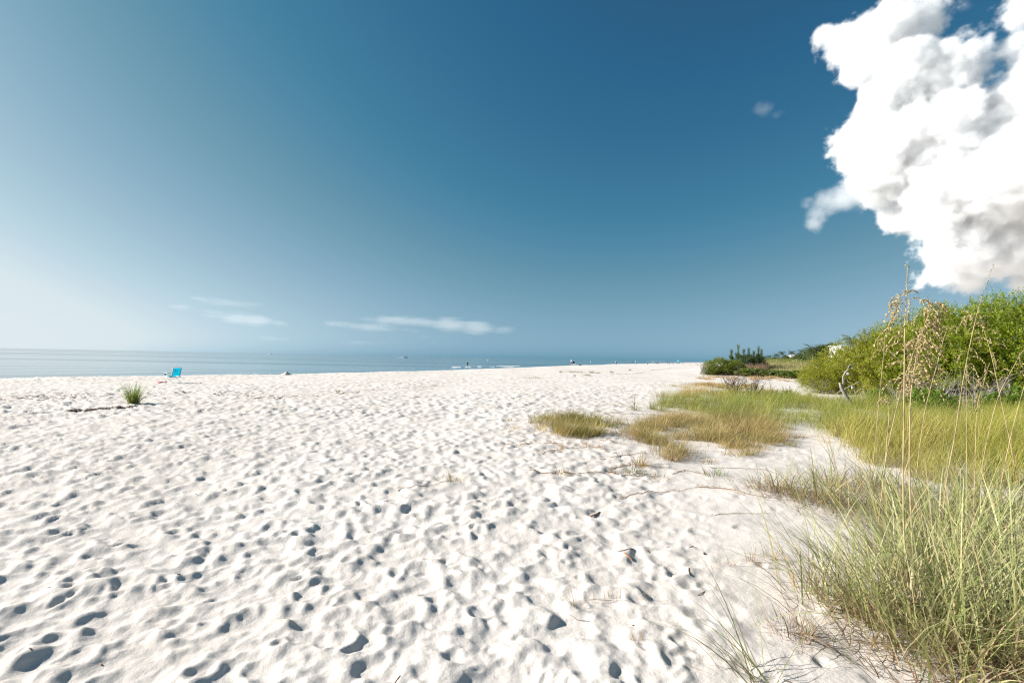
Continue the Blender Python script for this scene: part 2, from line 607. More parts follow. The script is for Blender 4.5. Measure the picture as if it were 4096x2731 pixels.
def detail(x, y):
    a = bil(near, (x - NX0) / NR, (y - NY0) / NR, False)
    c, s = math.cos(0.3), math.sin(0.3)
    b = bil(tile, (x * c - y * s) / TR, (x * s + y * c) / TR, True)
    amp = 0.22 + 0.78 * trodden(x, y)
    # smoother, wind-blown strips of sand towards the water
    amp = amp * (1 - 0.45 * np.clip(np.sin(0.42 * (crest_x(y) - x) + 0.5 * np.sin(y * 0.2)), 0, 1) * sstep(14, 20, y))
    b = b * amp * (1 - 0.6 * sstep(40, 80, y))
    w = np.minimum(np.minimum(sstep(NX0, NX0 + 1.5, x), 1 - sstep(NX1 - 1.5, NX1, x)), 1 - sstep(NY1 - 2.5, NY1, y)) * sstep(NY0, NY0 + 0.3, y)
    return a * w + b * (1 - w)


rows = [0.8]
while rows[-1] < 72:
    y = rows[-1]
    rows.append(y + (0.02 if y < 1.9 else min(y * y / 740 * 1.12, 0.0080 * y)))
rows = np.array(rows)
ncol = 760
ts = np.linspace(-1.36, 1.36, ncol)
YY, TT = np.meshgrid(rows, ts, indexing='ij')
XX = TT * YY
ZZ = H(XX, YY) + detail(XX, YY)


def grid_faces(ny, nx):
    i = np.arange(ny - 1)[:, None] * nx + np.arange(nx - 1)[None]
    return np.stack([i, i + 1, i + nx + 1, i + nx], -1).reshape(-1, 4)


mb = MB()
mb.add(np.stack([XX, YY, ZZ], -1).reshape(-1, 3), [grid_faces(*XX.shape)])
for sgn in (-1, 1):                       # the trodden sand goes on to either side of the fan
    Yn, Wn = np.meshgrid(rows[::2], np.concatenate([np.linspace(0, 1.5, 18), np.linspace(1.65, 9, 22)]), indexing='ij')
    Xn = sgn * (1.36 * Yn + Wn)
    Zn = H(Xn, Yn) + detail(Xn, Yn)
    fc = grid_faces(*Xn.shape)
    mb.add(np.stack([Xn, Yn, Zn], -1).reshape(-1, 3), [fc if sgn > 0 else fc[:, ::-1]])
rows2 = np.exp(np.linspace(math.log(71.0), math.log(9000), 150))
t2 = np.linspace(-1.36, 1.36, 420)
Y2, T2 = np.meshgrid(rows2, t2, indexing='ij')
X2 = T2 * Y2
Z2 = H(X2, Y2) + 0.12 * (np.sin(X2 * 0.09 + Y2 * 0.05) * np.sin(Y2 * 0.013)) * sstep(90, 200, Y2)
mb.add(np.stack([X2, Y2, Z2], -1).reshape(-1, 3), [grid_faces(*X2.shape)])
u = np.sinh(np.linspace(-1, 1, 190) * math.asinh(800)) * 10
Y3, X3 = np.meshgrid(u, u, indexing='ij')
ins = (np.abs(X3) < 1.36 * Y3 + 8.0) & (Y3 > 1.6)
Z3 = H(X3, Y3) - np.where(ins, 0.4, 0.05)
mb.add(np.stack([X3, Y3, Z3], -1).reshape(-1, 3), [grid_faces(*X3.shape)])
beach = mb.obj('beach', SAND, smooth=True)
tag(beach, 'white sandy beach covered with footprints', None, None, 'structure')


def top(x, y):
    return float(H(x, y) + detail(np.array([x]), np.array([y]))[0])


def gnd(px, py):
    p = gp(px, py)
    p.z = top(p.x, p.y)
    return p


# ------------------------------------------------------------------ sea
rws = [22.0]
while rws[-1] < 900:
    rws.append(rws[-1] * 1.010)
rws = np.concatenate([np.array(rws), np.exp(np.linspace(math.log(930), math.log(40000), 40))])
tw = np.linspace(-1.6, 0.7, 240)
YW, TW = np.meshgrid(rws, tw, indexing='ij')
XW = TW * YW
sd = (crest_x(YW) - XW) * 0.84
al = XW * 0.5 + YW * 0.86
ZW = np.zeros_like(XW)
for lam, amp, ph, kk in ((11, 0.07, 0, 0.013), (6.3, 0.035, 2, -0.03), (3.4, 0.018, 1, 0.07), (2.1, 0.010, 4, -0.09)):
    ZW += amp * np.sin(2 * math.pi * sd / lam + ph + 1.6 * np.sin(al * kk + ph)) * (0.55 + 0.45 * np.sin(al * kk * 2.3 + sd * 0.02))
ZW += 0.12 * np.exp(-((sd - 23 - 1.2 * np.sin(al * 0.05)) / 1.6) ** 2) + 0.08 * np.exp(-((sd - 37 - 2 * np.sin(al * 0.04 + 2)) / 2.2) ** 2)
ZW *= 0.45 * np.clip(260 / YW, 0.0, 1) ** 0.7 * (YW < 1000)
msea = MB()
msea.add(np.stack([XW, YW, WATER + ZW], -1).reshape(-1, 3), [grid_faces(*XW.shape)])
big = np.array([-40000, -1500, -300, -80, 30, 600, 40000.])
bigy = np.array([-40000, -1500, -200, 15, 23, 800, 50000.])
YB, XB = np.meshgrid(bigy, big, indexing='ij')
msea.add(np.stack([XB, YB, np.full_like(XB, WATER - 0.35)], -1).reshape(-1, 3), [grid_faces(*XB.shape)])
sea = msea.obj('sea', SEA, smooth=True)
tag(sea, 'calm blue green sea reaching to the horizon', None, None, 'structure')


def foam(name, px0, px1, py, depth_m, label, seed):
    r = np.random.default_rng(seed)
    a = wp(px0, py[0]); b = wp(px1, py[1])
    n = 40
    V = []
    nrm = Vector((-(b - a).y, (b - a).x, 0)).normalized()
    for i in range(n):
        t = i / (n - 1)
        p = a.lerp(b, t)
        w = depth_m * math.sin(math.pi * min(max(t, 0.02), 0.98)) ** 0.4 * r.uniform(0.6, 1.1)
        off = nrm * (0.3 * depth_m * math.sin(t * 9 + seed))
        for k, (q, z) in enumerate(((-0.5, -0.02), (-0.25, 0.05), (0.1, 0.09), (0.35, 0.05), (0.5, -0.02))):
            V.append(list(p + off + nrm * (w * q) + Vector((0, 0, 0.06 + z * r.uniform(0.7, 1.2)))))
    m = MB(); m.add(V, [grid_faces(n, 5)])
    return tag(m.obj(name, FOAM, smooth=True), label, 'wave')


foam('breaking_wave', 1808, 1838, (1468.5, 1468.5), 1.6, 'short white breaking ripple on the beach side of the wading person', 1)
foam('breaking_wave', 1862, 1880, (1467.5, 1467.5), 1.3, 'faint thin ripple just before the wading person', 2)
foam('breaking_wave', 1913, 1923, (1466.7, 1466.7), 1.2, 'tiny white foam fleck between two longer foam lines', 3)
foam('breaking_wave', 1958, 1976, (1468, 1467.8), 1.0, 'short foam line beside the longest white foam line', 4)
foam('breaking_wave', 1978, 2086, (1465.8, 1463.5), 1.8, 'long white foam line where waves meet the sand', 5)
foam('breaking_wave', 2010, 2060, (1468.2, 1467.4), 1.2, 'second white foam line running close to the sand', 6)


# ------------------------------------------------------------------ grass
def blades(pos, az, length, width, lean, bend, segs, cb, ct, twist=0.6, r=rng):
    """strips for blades of grass; returns V, faces, colours"""
    pos = np.asarray(pos, float); n = len(pos)
    s = np.linspace(0, 1, segs + 1)
    d = np.stack([np.cos(az), np.sin(az), np.zeros(n)], 1)
    wd = np.stack([-np.sin(az + r.normal(0, twist, n)), np.cos(az + r.normal(0, twist, n)), np.zeros(n)], 1)
    wd /= np.linalg.norm(wd, axis=1, keepdims=True) + 1e-6
    P = pos.copy()
    V = np.zeros((n, 2 * segs + 1, 3)); C = np.zeros((n, 2 * segs + 1, 3))
    up = np.array([0, 0, 1.0])
    for k in range(segs + 1):
        if k > 0:
            th = lean + bend * ((k - 0.5) / segs) ** 1.3
            P = P + (length / segs)[:, None] * (np.sin(th)[:, None] * d + np.cos(th)[:, None] * up)
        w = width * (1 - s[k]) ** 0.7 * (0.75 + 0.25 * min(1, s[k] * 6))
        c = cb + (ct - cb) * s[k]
        if k < segs:
            V[:, 2 * k] = P - wd * w[:, None] / 2; V[:, 2 * k + 1] = P + wd * w[:, None] / 2
            C[:, 2 * k] = c; C[:, 2 * k + 1] = c
        else:
            V[:, 2 * k] = P; C[:, 2 * k] = c
    m = 2 * segs + 1
    base = np.arange(n)[:, None] * m
    Q = []
    for k in range(segs - 1):
        Q.append(np.stack([base[:, 0] + 2 * k, base[:, 0] + 2 * k + 1, base[:, 0] + 2 * k + 3, base[:, 0] + 2 * k + 2], 1))
    T = np.stack([base[:, 0] + 2 * segs - 2, base[:, 0] + 2 * segs - 1, base[:, 0] + 2 * segs], 1)
    fs = [T]
    if Q:
        fs.append(np.concatenate(Q))
    return V.reshape(-1, 3), fs, C.reshape(-1, 3)


def palette(n, cols, weights, r=rng, var=0.15):
    cols = np.array(cols); w = np.array(weights, float); w /= w.sum()
    c = cols[r.choice(len(cols), n, p=w)]
    return c * (1 + r.normal(0, var, (n, 1)))


def sample_poly(px_poly, n, r=rng):
    poly = [tuple(gp(*p)[:2]) for p in px_poly]
    P = np.array(poly)
    out = []
    tot = 0
    while tot < n:
        x = r.uniform(P[:, 0].min(), P[:, 0].max(), n * 2); y = r.uniform(P[:, 1].min(), P[:, 1].max(), n * 2)
        m = in_poly(x, y, poly)
        out.append(np.stack([x[m], y[m]], 1)); tot += m.sum()
    return np.concatenate(out)[:n], poly


GREEN = [(0.21, 0.25, 0.03), (0.29, 0.30, 0.045), (0.15, 0.215, 0.025), (0.36, 0.30, 0.10)]
GOLD = [(0.40, 0.30, 0.11), (0.48, 0.38, 0.16), (0.30, 0.27, 0.08), (0.26, 0.16, 0.06)]
PALE = [(0.37, 0.41, 0.17), (0.25, 0.31, 0.10), (0.48, 0.47, 0.25), (0.50, 0.41, 0.23)]
DEAD = [(0.33, 0.23, 0.13), (0.22, 0.14, 0.08), (0.46, 0.37, 0.24), (0.13, 0.085, 0.05)]


PATCHY = vnoise((512, 512), (18, 18), 21, True) + 0.6 * vnoise((512, 512), (48, 48), 22, True)


def grass_patch(name, label, poly, n, hmin, hmax, width, pal, wts, segs=3, lean=0.25, bend=0.9, clump=0.35, wind=0.35, drop=True, hole=-0.16, per=150):
    """ground cover nobody could count: clustered blades"""
    nc = max(6, n // per)
    C, pl = sample_poly(poly, nc)
    sizes = rng.uniform(0.5, 1.25, nc)
    stray = rng.random(nc) < (0.28 if drop else 0)
    C = C + np.where(stray[:, None], rng.normal(0, 0.42, (nc, 2)), 0)
    sizes = np.where(stray, sizes * 0.62, sizes)
    tint = palette(nc, pal, wts, var=0.2)
    idx = rng.integers(0, nc, n)
    off = rng.normal(0, clump, (n, 2)) * sizes[idx][:, None]
    xy = C[idx] + off
    if drop:
        keep = (in_poly(xy[:, 0], xy[:, 1], pl) & ~stray[idx]) | (rng.random(n) < 0.30)
        xy = xy[keep]; idx = idx[keep]; off = off[keep]
    nm_ = bil(PATCHY, xy[:, 0] * 16, xy[:, 1] * 16, True)
    keep = (nm_ > hole) | (rng.random(len(xy)) < 0.08)
    xy = xy[keep]; idx = idx[keep]; off = off[keep]; nm_ = nm_[keep]
    n = len(xy)
    z = H(xy[:, 0], xy[:, 1]) - 0.01
    az = np.arctan2(off[:, 1], off[:, 0]) + rng.normal(0, 0.9, n)
    # a breeze from the sea bends the tips inland
    az = np.where(rng.random(n) < wind, rng.normal(-0.2, 0.5, n), az)
    L = rng.uniform(hmin, hmax, n) * sizes[idx] * (1 + 0.55 * np.clip(nm_, -0.5, 0.5))
    L = L * np.where(rng.random(n) < 0.12, rng.uniform(1.1, 1.5, n), 1.0)
    col = 0.7 * tint[idx] + 0.3 * palette(n, pal, wts)
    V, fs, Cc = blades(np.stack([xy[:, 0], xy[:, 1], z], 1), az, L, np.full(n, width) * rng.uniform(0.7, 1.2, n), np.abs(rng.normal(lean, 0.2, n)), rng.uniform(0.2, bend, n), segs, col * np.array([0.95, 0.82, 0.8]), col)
    o = obj(name, mesh_from(name, V, fs, Cc), BLADE)
    return tag(o, label, 'grass', None, 'stuff')


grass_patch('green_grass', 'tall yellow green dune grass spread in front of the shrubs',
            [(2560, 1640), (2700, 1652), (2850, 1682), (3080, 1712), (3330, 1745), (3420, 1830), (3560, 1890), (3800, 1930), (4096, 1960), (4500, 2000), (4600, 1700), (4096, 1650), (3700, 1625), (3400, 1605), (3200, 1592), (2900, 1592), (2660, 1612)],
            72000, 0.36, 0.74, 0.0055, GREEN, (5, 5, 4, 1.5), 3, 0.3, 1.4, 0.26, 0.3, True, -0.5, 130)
grass_patch('yellow_grass', 'tall yellow grass among the seed stalks, paler than the green field',
            [(3300, 1745), (3400, 1830), (3540, 1890), (3780, 1935), (4096, 1970), (4500, 2010), (4600, 1780), (4096, 1735), (3700, 1712), (3400, 1700)],
            24000, 0.42, 0.85, 0.0055, [(0.34, 0.33, 0.055), (0.40, 0.36, 0.09), (0.26, 0.29, 0.05), (0.42, 0.34, 0.14)], (5, 4, 3, 2), 3, 0.25, 1.4, 0.2, 0.3, True, -0.5, 130)
grass_patch('straw_grass', 'low golden grass patch bordering the green dune grass',
            [(2470, 1725), (2520, 1760), (2600, 1780), (2640, 1830), (2720, 1835), (2760, 1800), (2850, 1805), (2990, 1830), (3090, 1800), (3140, 1765), (3110, 1705), (2850, 1672), (2700, 1665), (2600, 1690)],
            31000, 0.2, 0.46, 0.006, GOLD + [(0.20, 0.22, 0.05)], (4, 5, 4, 1, 3), 3, 0.45, 1.3, 0.15, 0.3, True, -0.42, 170)
grass_patch('straw_grass', 'olive golden grass island standing alone on the bare sand',
            [(2100, 1695), (2190, 1712), (2250, 1748), (2330, 1752), (2410, 1740), (2465, 1712), (2400, 1682), (2260, 1672), (2150, 1680)],
            13000, 0.24, 0.46, 0.0065, [(0.33, 0.30, 0.07), (0.42, 0.33, 0.12), (0.20, 0.20, 0.045), (0.22, 0.13, 0.05)], (4, 3, 4, 1), 3, 0.45, 1.3, 0.14, 0.3, True, -0.5, 170)
grass_patch('straw_grass', 'dry golden grass strip behind the leafless bushes',
            [(2640, 1543), (2700, 1553), (3000, 1557), (3060, 1545), (2900, 1535), (2760, 1534)], 9000, 0.15, 0.34, 0.014, GOLD, (5, 5, 2, 1), 2, 0.3, 0.9, 0.25)
grass_patch('straw_grass', 'tan grass strip at the foot of the far dark shrub',
            [(2760, 1508), (2820, 1519), (3220, 1530), (3260, 1518), (3150, 1509), (2900, 1500)], 9000, 0.15, 0.36, 0.02, [(0.42, 0.30, 0.13), (0.36, 0.24, 0.10), (0.48, 0.38, 0.2)], (4, 3, 2), 2, 0.3, 0.9, 0.35)
grass_patch('straw_grass', 'pale dry grass fringe along the back of the green grass',
            [(2600, 1592), (2900, 1592), (3200, 1588), (3230, 1572), (3000, 1566), (2780, 1562), (2650, 1578)], 9000, 0.2, 0.4, 0.011, GOLD, (5, 5, 4, 1), 2, 0.25, 0.9, 0.25)


grass_patch('leaf_litter', 'brown dead leaf litter under the shrubs', [(3300, 1600), (3500, 1622), (3800, 1640), (4096, 1655), (4600, 1690), (4600, 1560), (4096, 1540), (3700, 1545), (3400, 1560)], 14000, 0.05, 0.16, 0.04, [(0.16, 0.11, 0.07), (0.22, 0.16, 0.10), (0.12, 0.10, 0.05)], (3, 2, 2), 2, 1.0, 0.6, 0.4, 0.1, False, -1)


def tussock(name, label, p, n, lmin, lmax, width, pal, wts, spread=0.10, segs=6, lean=0.35, bend=1.3, dead=0.35, group=None, azr=None, seed=0, ddark=0):
    """one clump: living blades and a skirt of dead ones"""
    r = np.random.default_rng(seed + 100)
    e = empty(name, p, 0, label, 'grass', group)
    nd = int(n * dead)
    wide = width * np.where(r.random(n) < 0.35, 1.45, 0.75)
    for nm, k, pl, wt, l0, l1, ln, bd in (('blades', n, pal, wts, lmin, lmax, lean, bend), ('dead_blades', nd, DEAD, (4, 3, 3, 2), lmin * 0.3, lmax * 0.55, 0.85, 1.2)):
        if k == 0:
            continue
        off = r.normal(0, spread * (1.0 if nm == 'blades' else 1.5), (k, 2))
        az = np.arctan2(off[:, 1], off[:, 0]) + r.normal(0, 0.8, k)
        if azr is not None:
            az = np.where(r.random(k) < azr[2], r.normal(azr[0], azr[1], k), az)
        X = p.x + off[:, 0]; Y = p.y + off[:, 1]
        Z = H(X, Y) + detail(X, Y) - p.z - 0.012
        col = palette(k, pl, wt, r)
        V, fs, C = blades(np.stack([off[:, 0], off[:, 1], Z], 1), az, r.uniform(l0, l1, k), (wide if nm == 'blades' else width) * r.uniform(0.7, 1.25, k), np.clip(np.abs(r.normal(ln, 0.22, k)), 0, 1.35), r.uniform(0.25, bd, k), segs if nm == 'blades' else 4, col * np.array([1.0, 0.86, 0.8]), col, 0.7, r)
        # no blade grows below the sand
        V[:, 2] = np.maximum(V[:, 2], -0.02)
        fuzz(obj(nm, mesh_from(nm, V, fs, C), BLADE, e))
    return e


G_OATS = 'grass tussocks at the edge of the sand'
# (px, py, n, lmin, lmax, spread, dead, label)
oats = [
    (3640, 2560, 700, 0.45, 0.95, 0.16, 0.6, 'pale green tussock with straw coloured dead skirt at the foot of the tallest seed stalk'),
    (3900, 2560, 900, 0.5, 1.0, 0.20, 0.6, 'dense pale green tussock with dark shaded heart, broad blades'),
    (4080, 2440, 800, 0.5, 1.0, 0.20, 0.4, 'tussock of arching grey green blades sweeping over its neighbours'),
    (4180, 2650, 700, 0.45, 0.9, 0.18, 0.7, 'tussock with many brown dead blades matted around it'),
    (3880, 2720, 420, 0.3, 0.7, 0.16, 1.2, 'low tussock half buried in brown dead blades'),
    (3450, 2440, 360, 0.4, 0.9, 0.11, 0.25, 'airy dark green tussock leaning out over the white sand'),
    (3290, 2400, 160, 0.4, 0.85, 0.09, 0.15, 'sparse tussock of thin wiry green blades on bare sand'),
    (3690, 2330, 700, 0.45, 0.95, 0.18, 0.4, 'green tussock behind the airy one, seed stalks rising from it'),
    (3800, 2270, 800, 0.45, 0.95, 0.20, 0.4, 'bright light green tussock among the seed stalks'),
    (4000, 2210, 800, 0.45, 0.95, 0.22, 0.4, 'large light green tussock with drooping fine blades'),
    (4150, 2120, 700, 0.5, 0.95, 0.22, 0.4, 'yellowing tussock merging into the tall field grass'),
    (3650, 2140, 480, 0.4, 0.8, 0.20, 0.9, 'straw coloured tussock at the base of leaning seed stalks'),
    (3760, 2080, 700, 0.45, 0.85, 0.22, 0.6, 'half dry tussock with tangled pale blades'),
    (3930, 2030, 700, 0.45, 0.85, 0.24, 0.5, 'half green tussock in front of the yellow green field'),
    (3400, 2030, 420, 0.3, 0.7, 0.20, 1.6, 'mostly brown tussock with a few fresh green blades'),
    (3230, 2000, 260, 0.25, 0.6, 0.17, 2.6, 'matted brown dead tussock at the edge of the sand'),
    (3100, 1960, 190, 0.25, 0.55, 0.15, 2.4, 'wiry brown tussock jutting farthest onto the sand'),
    (3330, 1950, 260, 0.35, 0.65, 0.18, 1.2, 'green topped tussock growing behind the matted brown one'),
    (3520, 1960, 420, 0.4, 0.75, 0.22, 0.7, 'olive tussock between the brown ones and the green field'),
]
for i, (px, py, n, l0, l1, sp, dd, lab) in enumerate(oats):
    far = py < 2180
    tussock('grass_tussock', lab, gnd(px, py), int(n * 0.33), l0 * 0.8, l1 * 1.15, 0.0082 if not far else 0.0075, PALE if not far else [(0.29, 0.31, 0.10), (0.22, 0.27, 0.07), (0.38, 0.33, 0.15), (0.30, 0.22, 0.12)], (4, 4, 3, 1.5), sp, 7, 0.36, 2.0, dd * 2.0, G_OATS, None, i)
tussock('grass_tussock', 'few long single green blades arching low over bare sand', gnd(3035, 2725), 26, 0.35, 0.8, 0.006, PALE, (2, 5, 1, 1), 0.05, 8, 0.6, 1.1, 0.8, None, (2.4, 0.55, 0.85), 50)
tussock('grass_tussock', 'small brown dead tuft beside the few long arching blades', gnd(3215, 2570), 40, 0.12, 0.3, 0.0045, DEAD, (3, 3, 2, 2), 0.05, 5, 0.4, 1.2, 1.4, None, None, 51)
tussock('grass_tussock', 'small reddish dry tuft with curled blades under the airy tussock', gnd(3160, 2530), 40, 0.12, 0.32, 0.004, [(0.34, 0.18, 0.08), (0.3, 0.2, 0.1), (0.25, 0.28, 0.09)], (3, 3, 2), 0.05, 5, 0.5, 1.4, 1.0, None, None, 52)

# lone clump on the open beach
LONE = [(0.10, 0.17, 0.025), (0.14, 0.20, 0.035), (0.20, 0.22, 0.06), (0.26, 0.22, 0.10)]
tussock('grass_tussock', 'lone dark green grass clump on the open sand near the turquoise chair', gnd(535, 1614), 460, 0.3, 0.85, 0.009, [(0.15, 0.26, 0.02), (0.21, 0.31, 0.03), (0.24, 0.28, 0.06), (0.28, 0.24, 0.10)], (5, 4, 2, 1), 0.055, 4, 0.34, 0.5, 0.2, None, None, 60)

# golden tufts scattered around the patches
tufts = [
    (2560, 1860, 90, 0.26, 'olive tuft with dark base below the golden patch'), (2530, 1885, 60, 0.2, 'low green grey tuft among red runners'),
    (2690, 1840, 90, 0.28, 'golden tuft with bent tips below the patch'), (2830, 1845, 40, 0.2, 'small wiry tuft on clean sand'),
    (2860, 1900, 45, 0.22, 'isolated grey green tuft beside a thin dry runner'), (2640, 1912, 30, 0.14, 'tiny reddish tuft on the dry runner'),
    (2250, 1892, 36, 0.16, 'little tuft at the end of a long dry runner'), (1815, 1920, 40, 0.2, 'small golden tuft with a twig trailing on trodden sand'),
    (2060, 1715, 40, 0.2, 'brownish tuft off the tip of the grass island'), (2160, 1713, 60, 0.22, 'short tuft in front of the grass island'),
    (2040, 1680, 40, 0.18, 'wispy brown tuft at the far tip of the grass island'), (2450, 1710, 60, 0.22, 'dark green tuft at the end of the grass island'),
    (2720, 1600, 80, 0.35, 'upright green tuft at the tip of the green field'), (2540, 1640, 60, 0.3, 'thin grey green tuft beside an upright dead twig'),
    (2610, 1636, 90, 0.42, 'bright green upright tuft where the field begins'), (2540, 1580, 36, 0.2, 'small reddish tuft on sand behind the field tip'),
    (2480, 1615, 40, 0.16, 'low red brown tuft on the sand beyond the grass island'),
    (3040, 1800, 60, 0.26, 'dry golden tuft at the end of the golden patch'), (2950, 1830, 40, 0.2, 'sparse straw tuft next to a clean sand gap'),
]
for i, (px, py, n, l, lab) in enumerate(tufts):
    pal = LONE if 'green' in lab and 'olive' not in lab else GOLD
    tussock('grass_tuft', lab, gnd(px, py), n, l * 0.5, l, 0.007, pal, (4, 3, 3, 1) , 0.07, 4, 0.5, 1.0, 0.6, 'small tufts on the sand', None, 200 + i)
sprigs = [(3092, 2243, 34, 0.22, 'tallest dry golden sprig in a row on smooth sand'), (3006, 2252, 26, 0.2, 'middle dry sprig in the row on smooth sand'), (2920, 2272, 16, 0.14, 'thin yellow green sprig in the row on smooth sand'),
          (2862, 2282, 12, 0.1, 'shortest dry sprig of the row on smooth sand'), (3042, 2280, 14, 0.11, 'spreading dry sprig between two taller ones'),
          (2305, 2432, 14, 0.24, 'curled dry seedling standing on trodden sand'), (2450, 2404, 22, 0.12, 'green gold tuft lying low on a straight runner'), (2378, 2404, 10, 0.13, 'thin upright golden sprig beside the low green gold tuft'),
          (2580, 2400, 14, 0.1, 'brown curled sprig on pitted sand'), (2545, 2580, 14, 0.1, 'orange brown sprig lying in a footprint'), (2695, 2510, 12, 0.1, 'forked straw sprig by the dark pebble'),
          (2850, 2362, 5, 0.12, 'lone stiff orange brown leaf stuck in the sand')]
for i, (px, py, n, l, lab) in enumerate(sprigs):
    tussock('dry_sprig', lab, gnd(px, py), n, l * 0.45, l, 0.003, [(0.42, 0.28, 0.12), (0.34, 0.2, 0.09), (0.36, 0.33, 0.12)], (3, 3, 2), 0.022, 4, 0.35, 0.7, 0.3, 'dry sprigs on the smooth sand', None, 300 + i)

# low green plants far along the beach
fp = [(2300, 1489, 300, 0.30, 1.4, 'wide low olive green plant mat on the far sand'), (2366, 1491, 80, 0.55, 0.25, 'upright wispy plant beside a low green mat on the far sand'), (2390, 1493, 120, 0.25, 0.8, 'low green mat beside the upright wispy plant'),
      (2348, 1503, 90, 0.35, 0.35, 'small bright green leafy plant on the far sand'), (2448, 1490, 60, 0.5, 0.16, 'dark green upright tuft alone on the far sand'), (2520, 1482, 60, 0.55, 0.18, 'thin grass tuft nearest the dark shrub on the far sand'),
      (2243, 1490, 40, 0.5, 0.15, 'wispy pale tuft on the far sand near the walker'), (2128, 1512, 120, 0.2, 1.0, 'flat green mat on the sand crest near the waterline'), (2300, 1504, 30, 0.3, 0.15, 'faint grey tuft in front of the wide olive mat'),
      (1350, 1563, 40, 0.12, 0.12, 'tiny dark green plant on the middle beach'), (2760, 1459, 60, 0.8, 0.4, 'dark dot of plant farthest along the beach'), (2790, 1460, 60, 0.8, 0.4, 'dark dot of plant near the far shrub')]
for i, (px, py, n, l, sp, lab) in enumerate(fp):
    tussock('beach_plant', lab, gnd(px, py), n, l * 0.4, l, 0.022, LONE, (3, 4, 3, 2), sp * 0.5, 2, 0.5, 0.7, 0.2, 'low plants far along the beach', None, 400 + i)


# ------------------------------------------------------------------ sea oat stalks
def stalk(label, pts, pan, side, dense, seed, sparse_tip=False):
    r = np.random.default_rng(seed)
    b = gnd(*pts[0])
    depth = b.y
    P = [b] + [atd(px, py, depth) for px, py in pts[1:]]
    # smooth path
    Q = []
    n = len(P)
    for i in range(n - 1):
        p0, p1, p2, p3 = P[max(i - 1, 0)], P[i], P[i + 1], P[min(i + 2, n - 1)]
        for k in range(8):
            t = k / 8
            Q.append(0.5 * ((2 * p1) + (p2 - p0) * t + (2 * p0 - 5 * p1 + 4 * p2 - p3) * t * t + (3 * p1 - p0 - 3 * p2 + p3) * t ** 3))
    Q.append(P[-1])
    sway = r.normal(0, 0.10)
    for i, q in enumerate(Q):
        t = i / (len(Q) - 1)
        Q[i] = q + Vector((0, sway * t * t, 0)) - b
    Q[0] = Q[0] - Vector((0, 0, 0.03))
    m = len(Q)
    ht = Q[-1].z
    e = empty('sea_oat_stalk', b, 0, label, 'grass stalk', 'tall seed stalks')
    mb = MB()
    rad = np.array([0.0056 * (1 - 0.72 * i / (m - 1)) for i in range(m)])
    cs = np.array([[0.50, 0.38, 0.21]] * m) * (1 + r.normal(0, 0.06, (m, 1)))
    cs[::6] *= 0.55
    mb.tube(Q, rad, 5, cs)
    mb.obj('stem', STALK, e)
    # seed head
    sh = MB()
    def at(s):
        f = s * (m - 1); i = min(int(f), m - 2)
        return Q[i].lerp(Q[i + 1], f - i)
    def seed_at(p, d, L, c):
        d = d.normalized()
        a = d.cross(Vector((r.normal(), r.normal(), r.normal()))).normalized()
        c2 = d.cross(a)
        w = L * 0.135; h = L * 0.07
        pts_ = [p, p + d * L * 0.45 + a * w, p + d * L * 0.45 - a * w, p + d * L * 0.45 + c2 * h, p + d * L * 0.45 - c2 * h, p + d * L]
        sh.add([list(v) for v in pts_], [[[0, 1, 3], [0, 3, 2], [0, 2, 4], [0, 4, 1], [5, 3, 1], [5, 2, 3], [5, 4, 2], [5, 1, 4]]], c)
    cols = [(0.46, 0.37, 0.17), (0.56, 0.47, 0.25), (0.33, 0.23, 0.10), (0.2, 0.12, 0.05)]
    nb = dense
    for k in range(nb):
        s = pan[0] + (pan[1] - pan[0]) * (k + r.random()) / nb
        p = at(s)
        f = (k + 0.5) / nb
        d = Vector((side * r.uniform(0.1, 0.7) + r.normal(0, 0.25), r.normal(0, 0.35), r.uniform(0.5, 1.1))).normalized()
        Lb = ht * 0.08 * r.uniform(0.5, 1.25) * (1.15 - 0.6 * f)
        path = [p]
        for j in range(7):
            d = (d + Vector((0.05 * side, 0, -0.42))).normalized()
            path.append(path[-1] + d * Lb / 7)
        sh.tube(path, 0.0010, 3, (0.45, 0.33, 0.2), False)
        for j in range(2, 8):
            for q in range(3):
                dd = (path[j] - path[j - 1]).normalized() + Vector((r.normal(0, 0.28), r.normal(0, 0.28), r.normal(0, 0.15) - 0.25))
                c = np.array(cols[r.choice(4, p=[0.4, 0.36, 0.17, 0.07])]) * (1 + r.normal(0, 0.1))
                seed_at(path[j], dd, r.uniform(0.018, 0.034), c)
    if sparse_tip:
        for k in range(26):
            s = sparse_tip + (0.998 - sparse_tip) * ((k + r.random()) / 26) ** 1.25
            p = at(s)
            dd = Vector((r.normal(0, 0.7), r.normal(0, 0.5), r.uniform(-0.7, 0.6)))
            c = np.array(cols[r.choice(4, p=[0.3, 0.3, 0.2, 0.2])])
            seed_at(p, dd, r.uniform(0.014, 0.026), c)
    if sh.n:
        fuzz(sh.obj('seed_head', STALK, e))
    # a dry leaf or two hanging on the stem
    k = 2
    s0 = r.uniform(0.1, 0.35, k)
    pp = np.array([list(at(s)) for s in s0])
    V, fs, C = blades(pp, r.uniform(0, 6.28, k), r.uniform(0.15, 0.4, k), np.full(k, 0.005), r.uniform(0.2, 0.5, k), r.uniform(1.0, 2.0, k), 6, np.array([[0.4, 0.3, 0.18]] * k), np.array([[0.35, 0.27, 0.16]] * k), 0.5, r)
    fuzz(obj('dry_leaf', mesh_from('dry_leaf', V, fs, C), STALK, e))
    return e


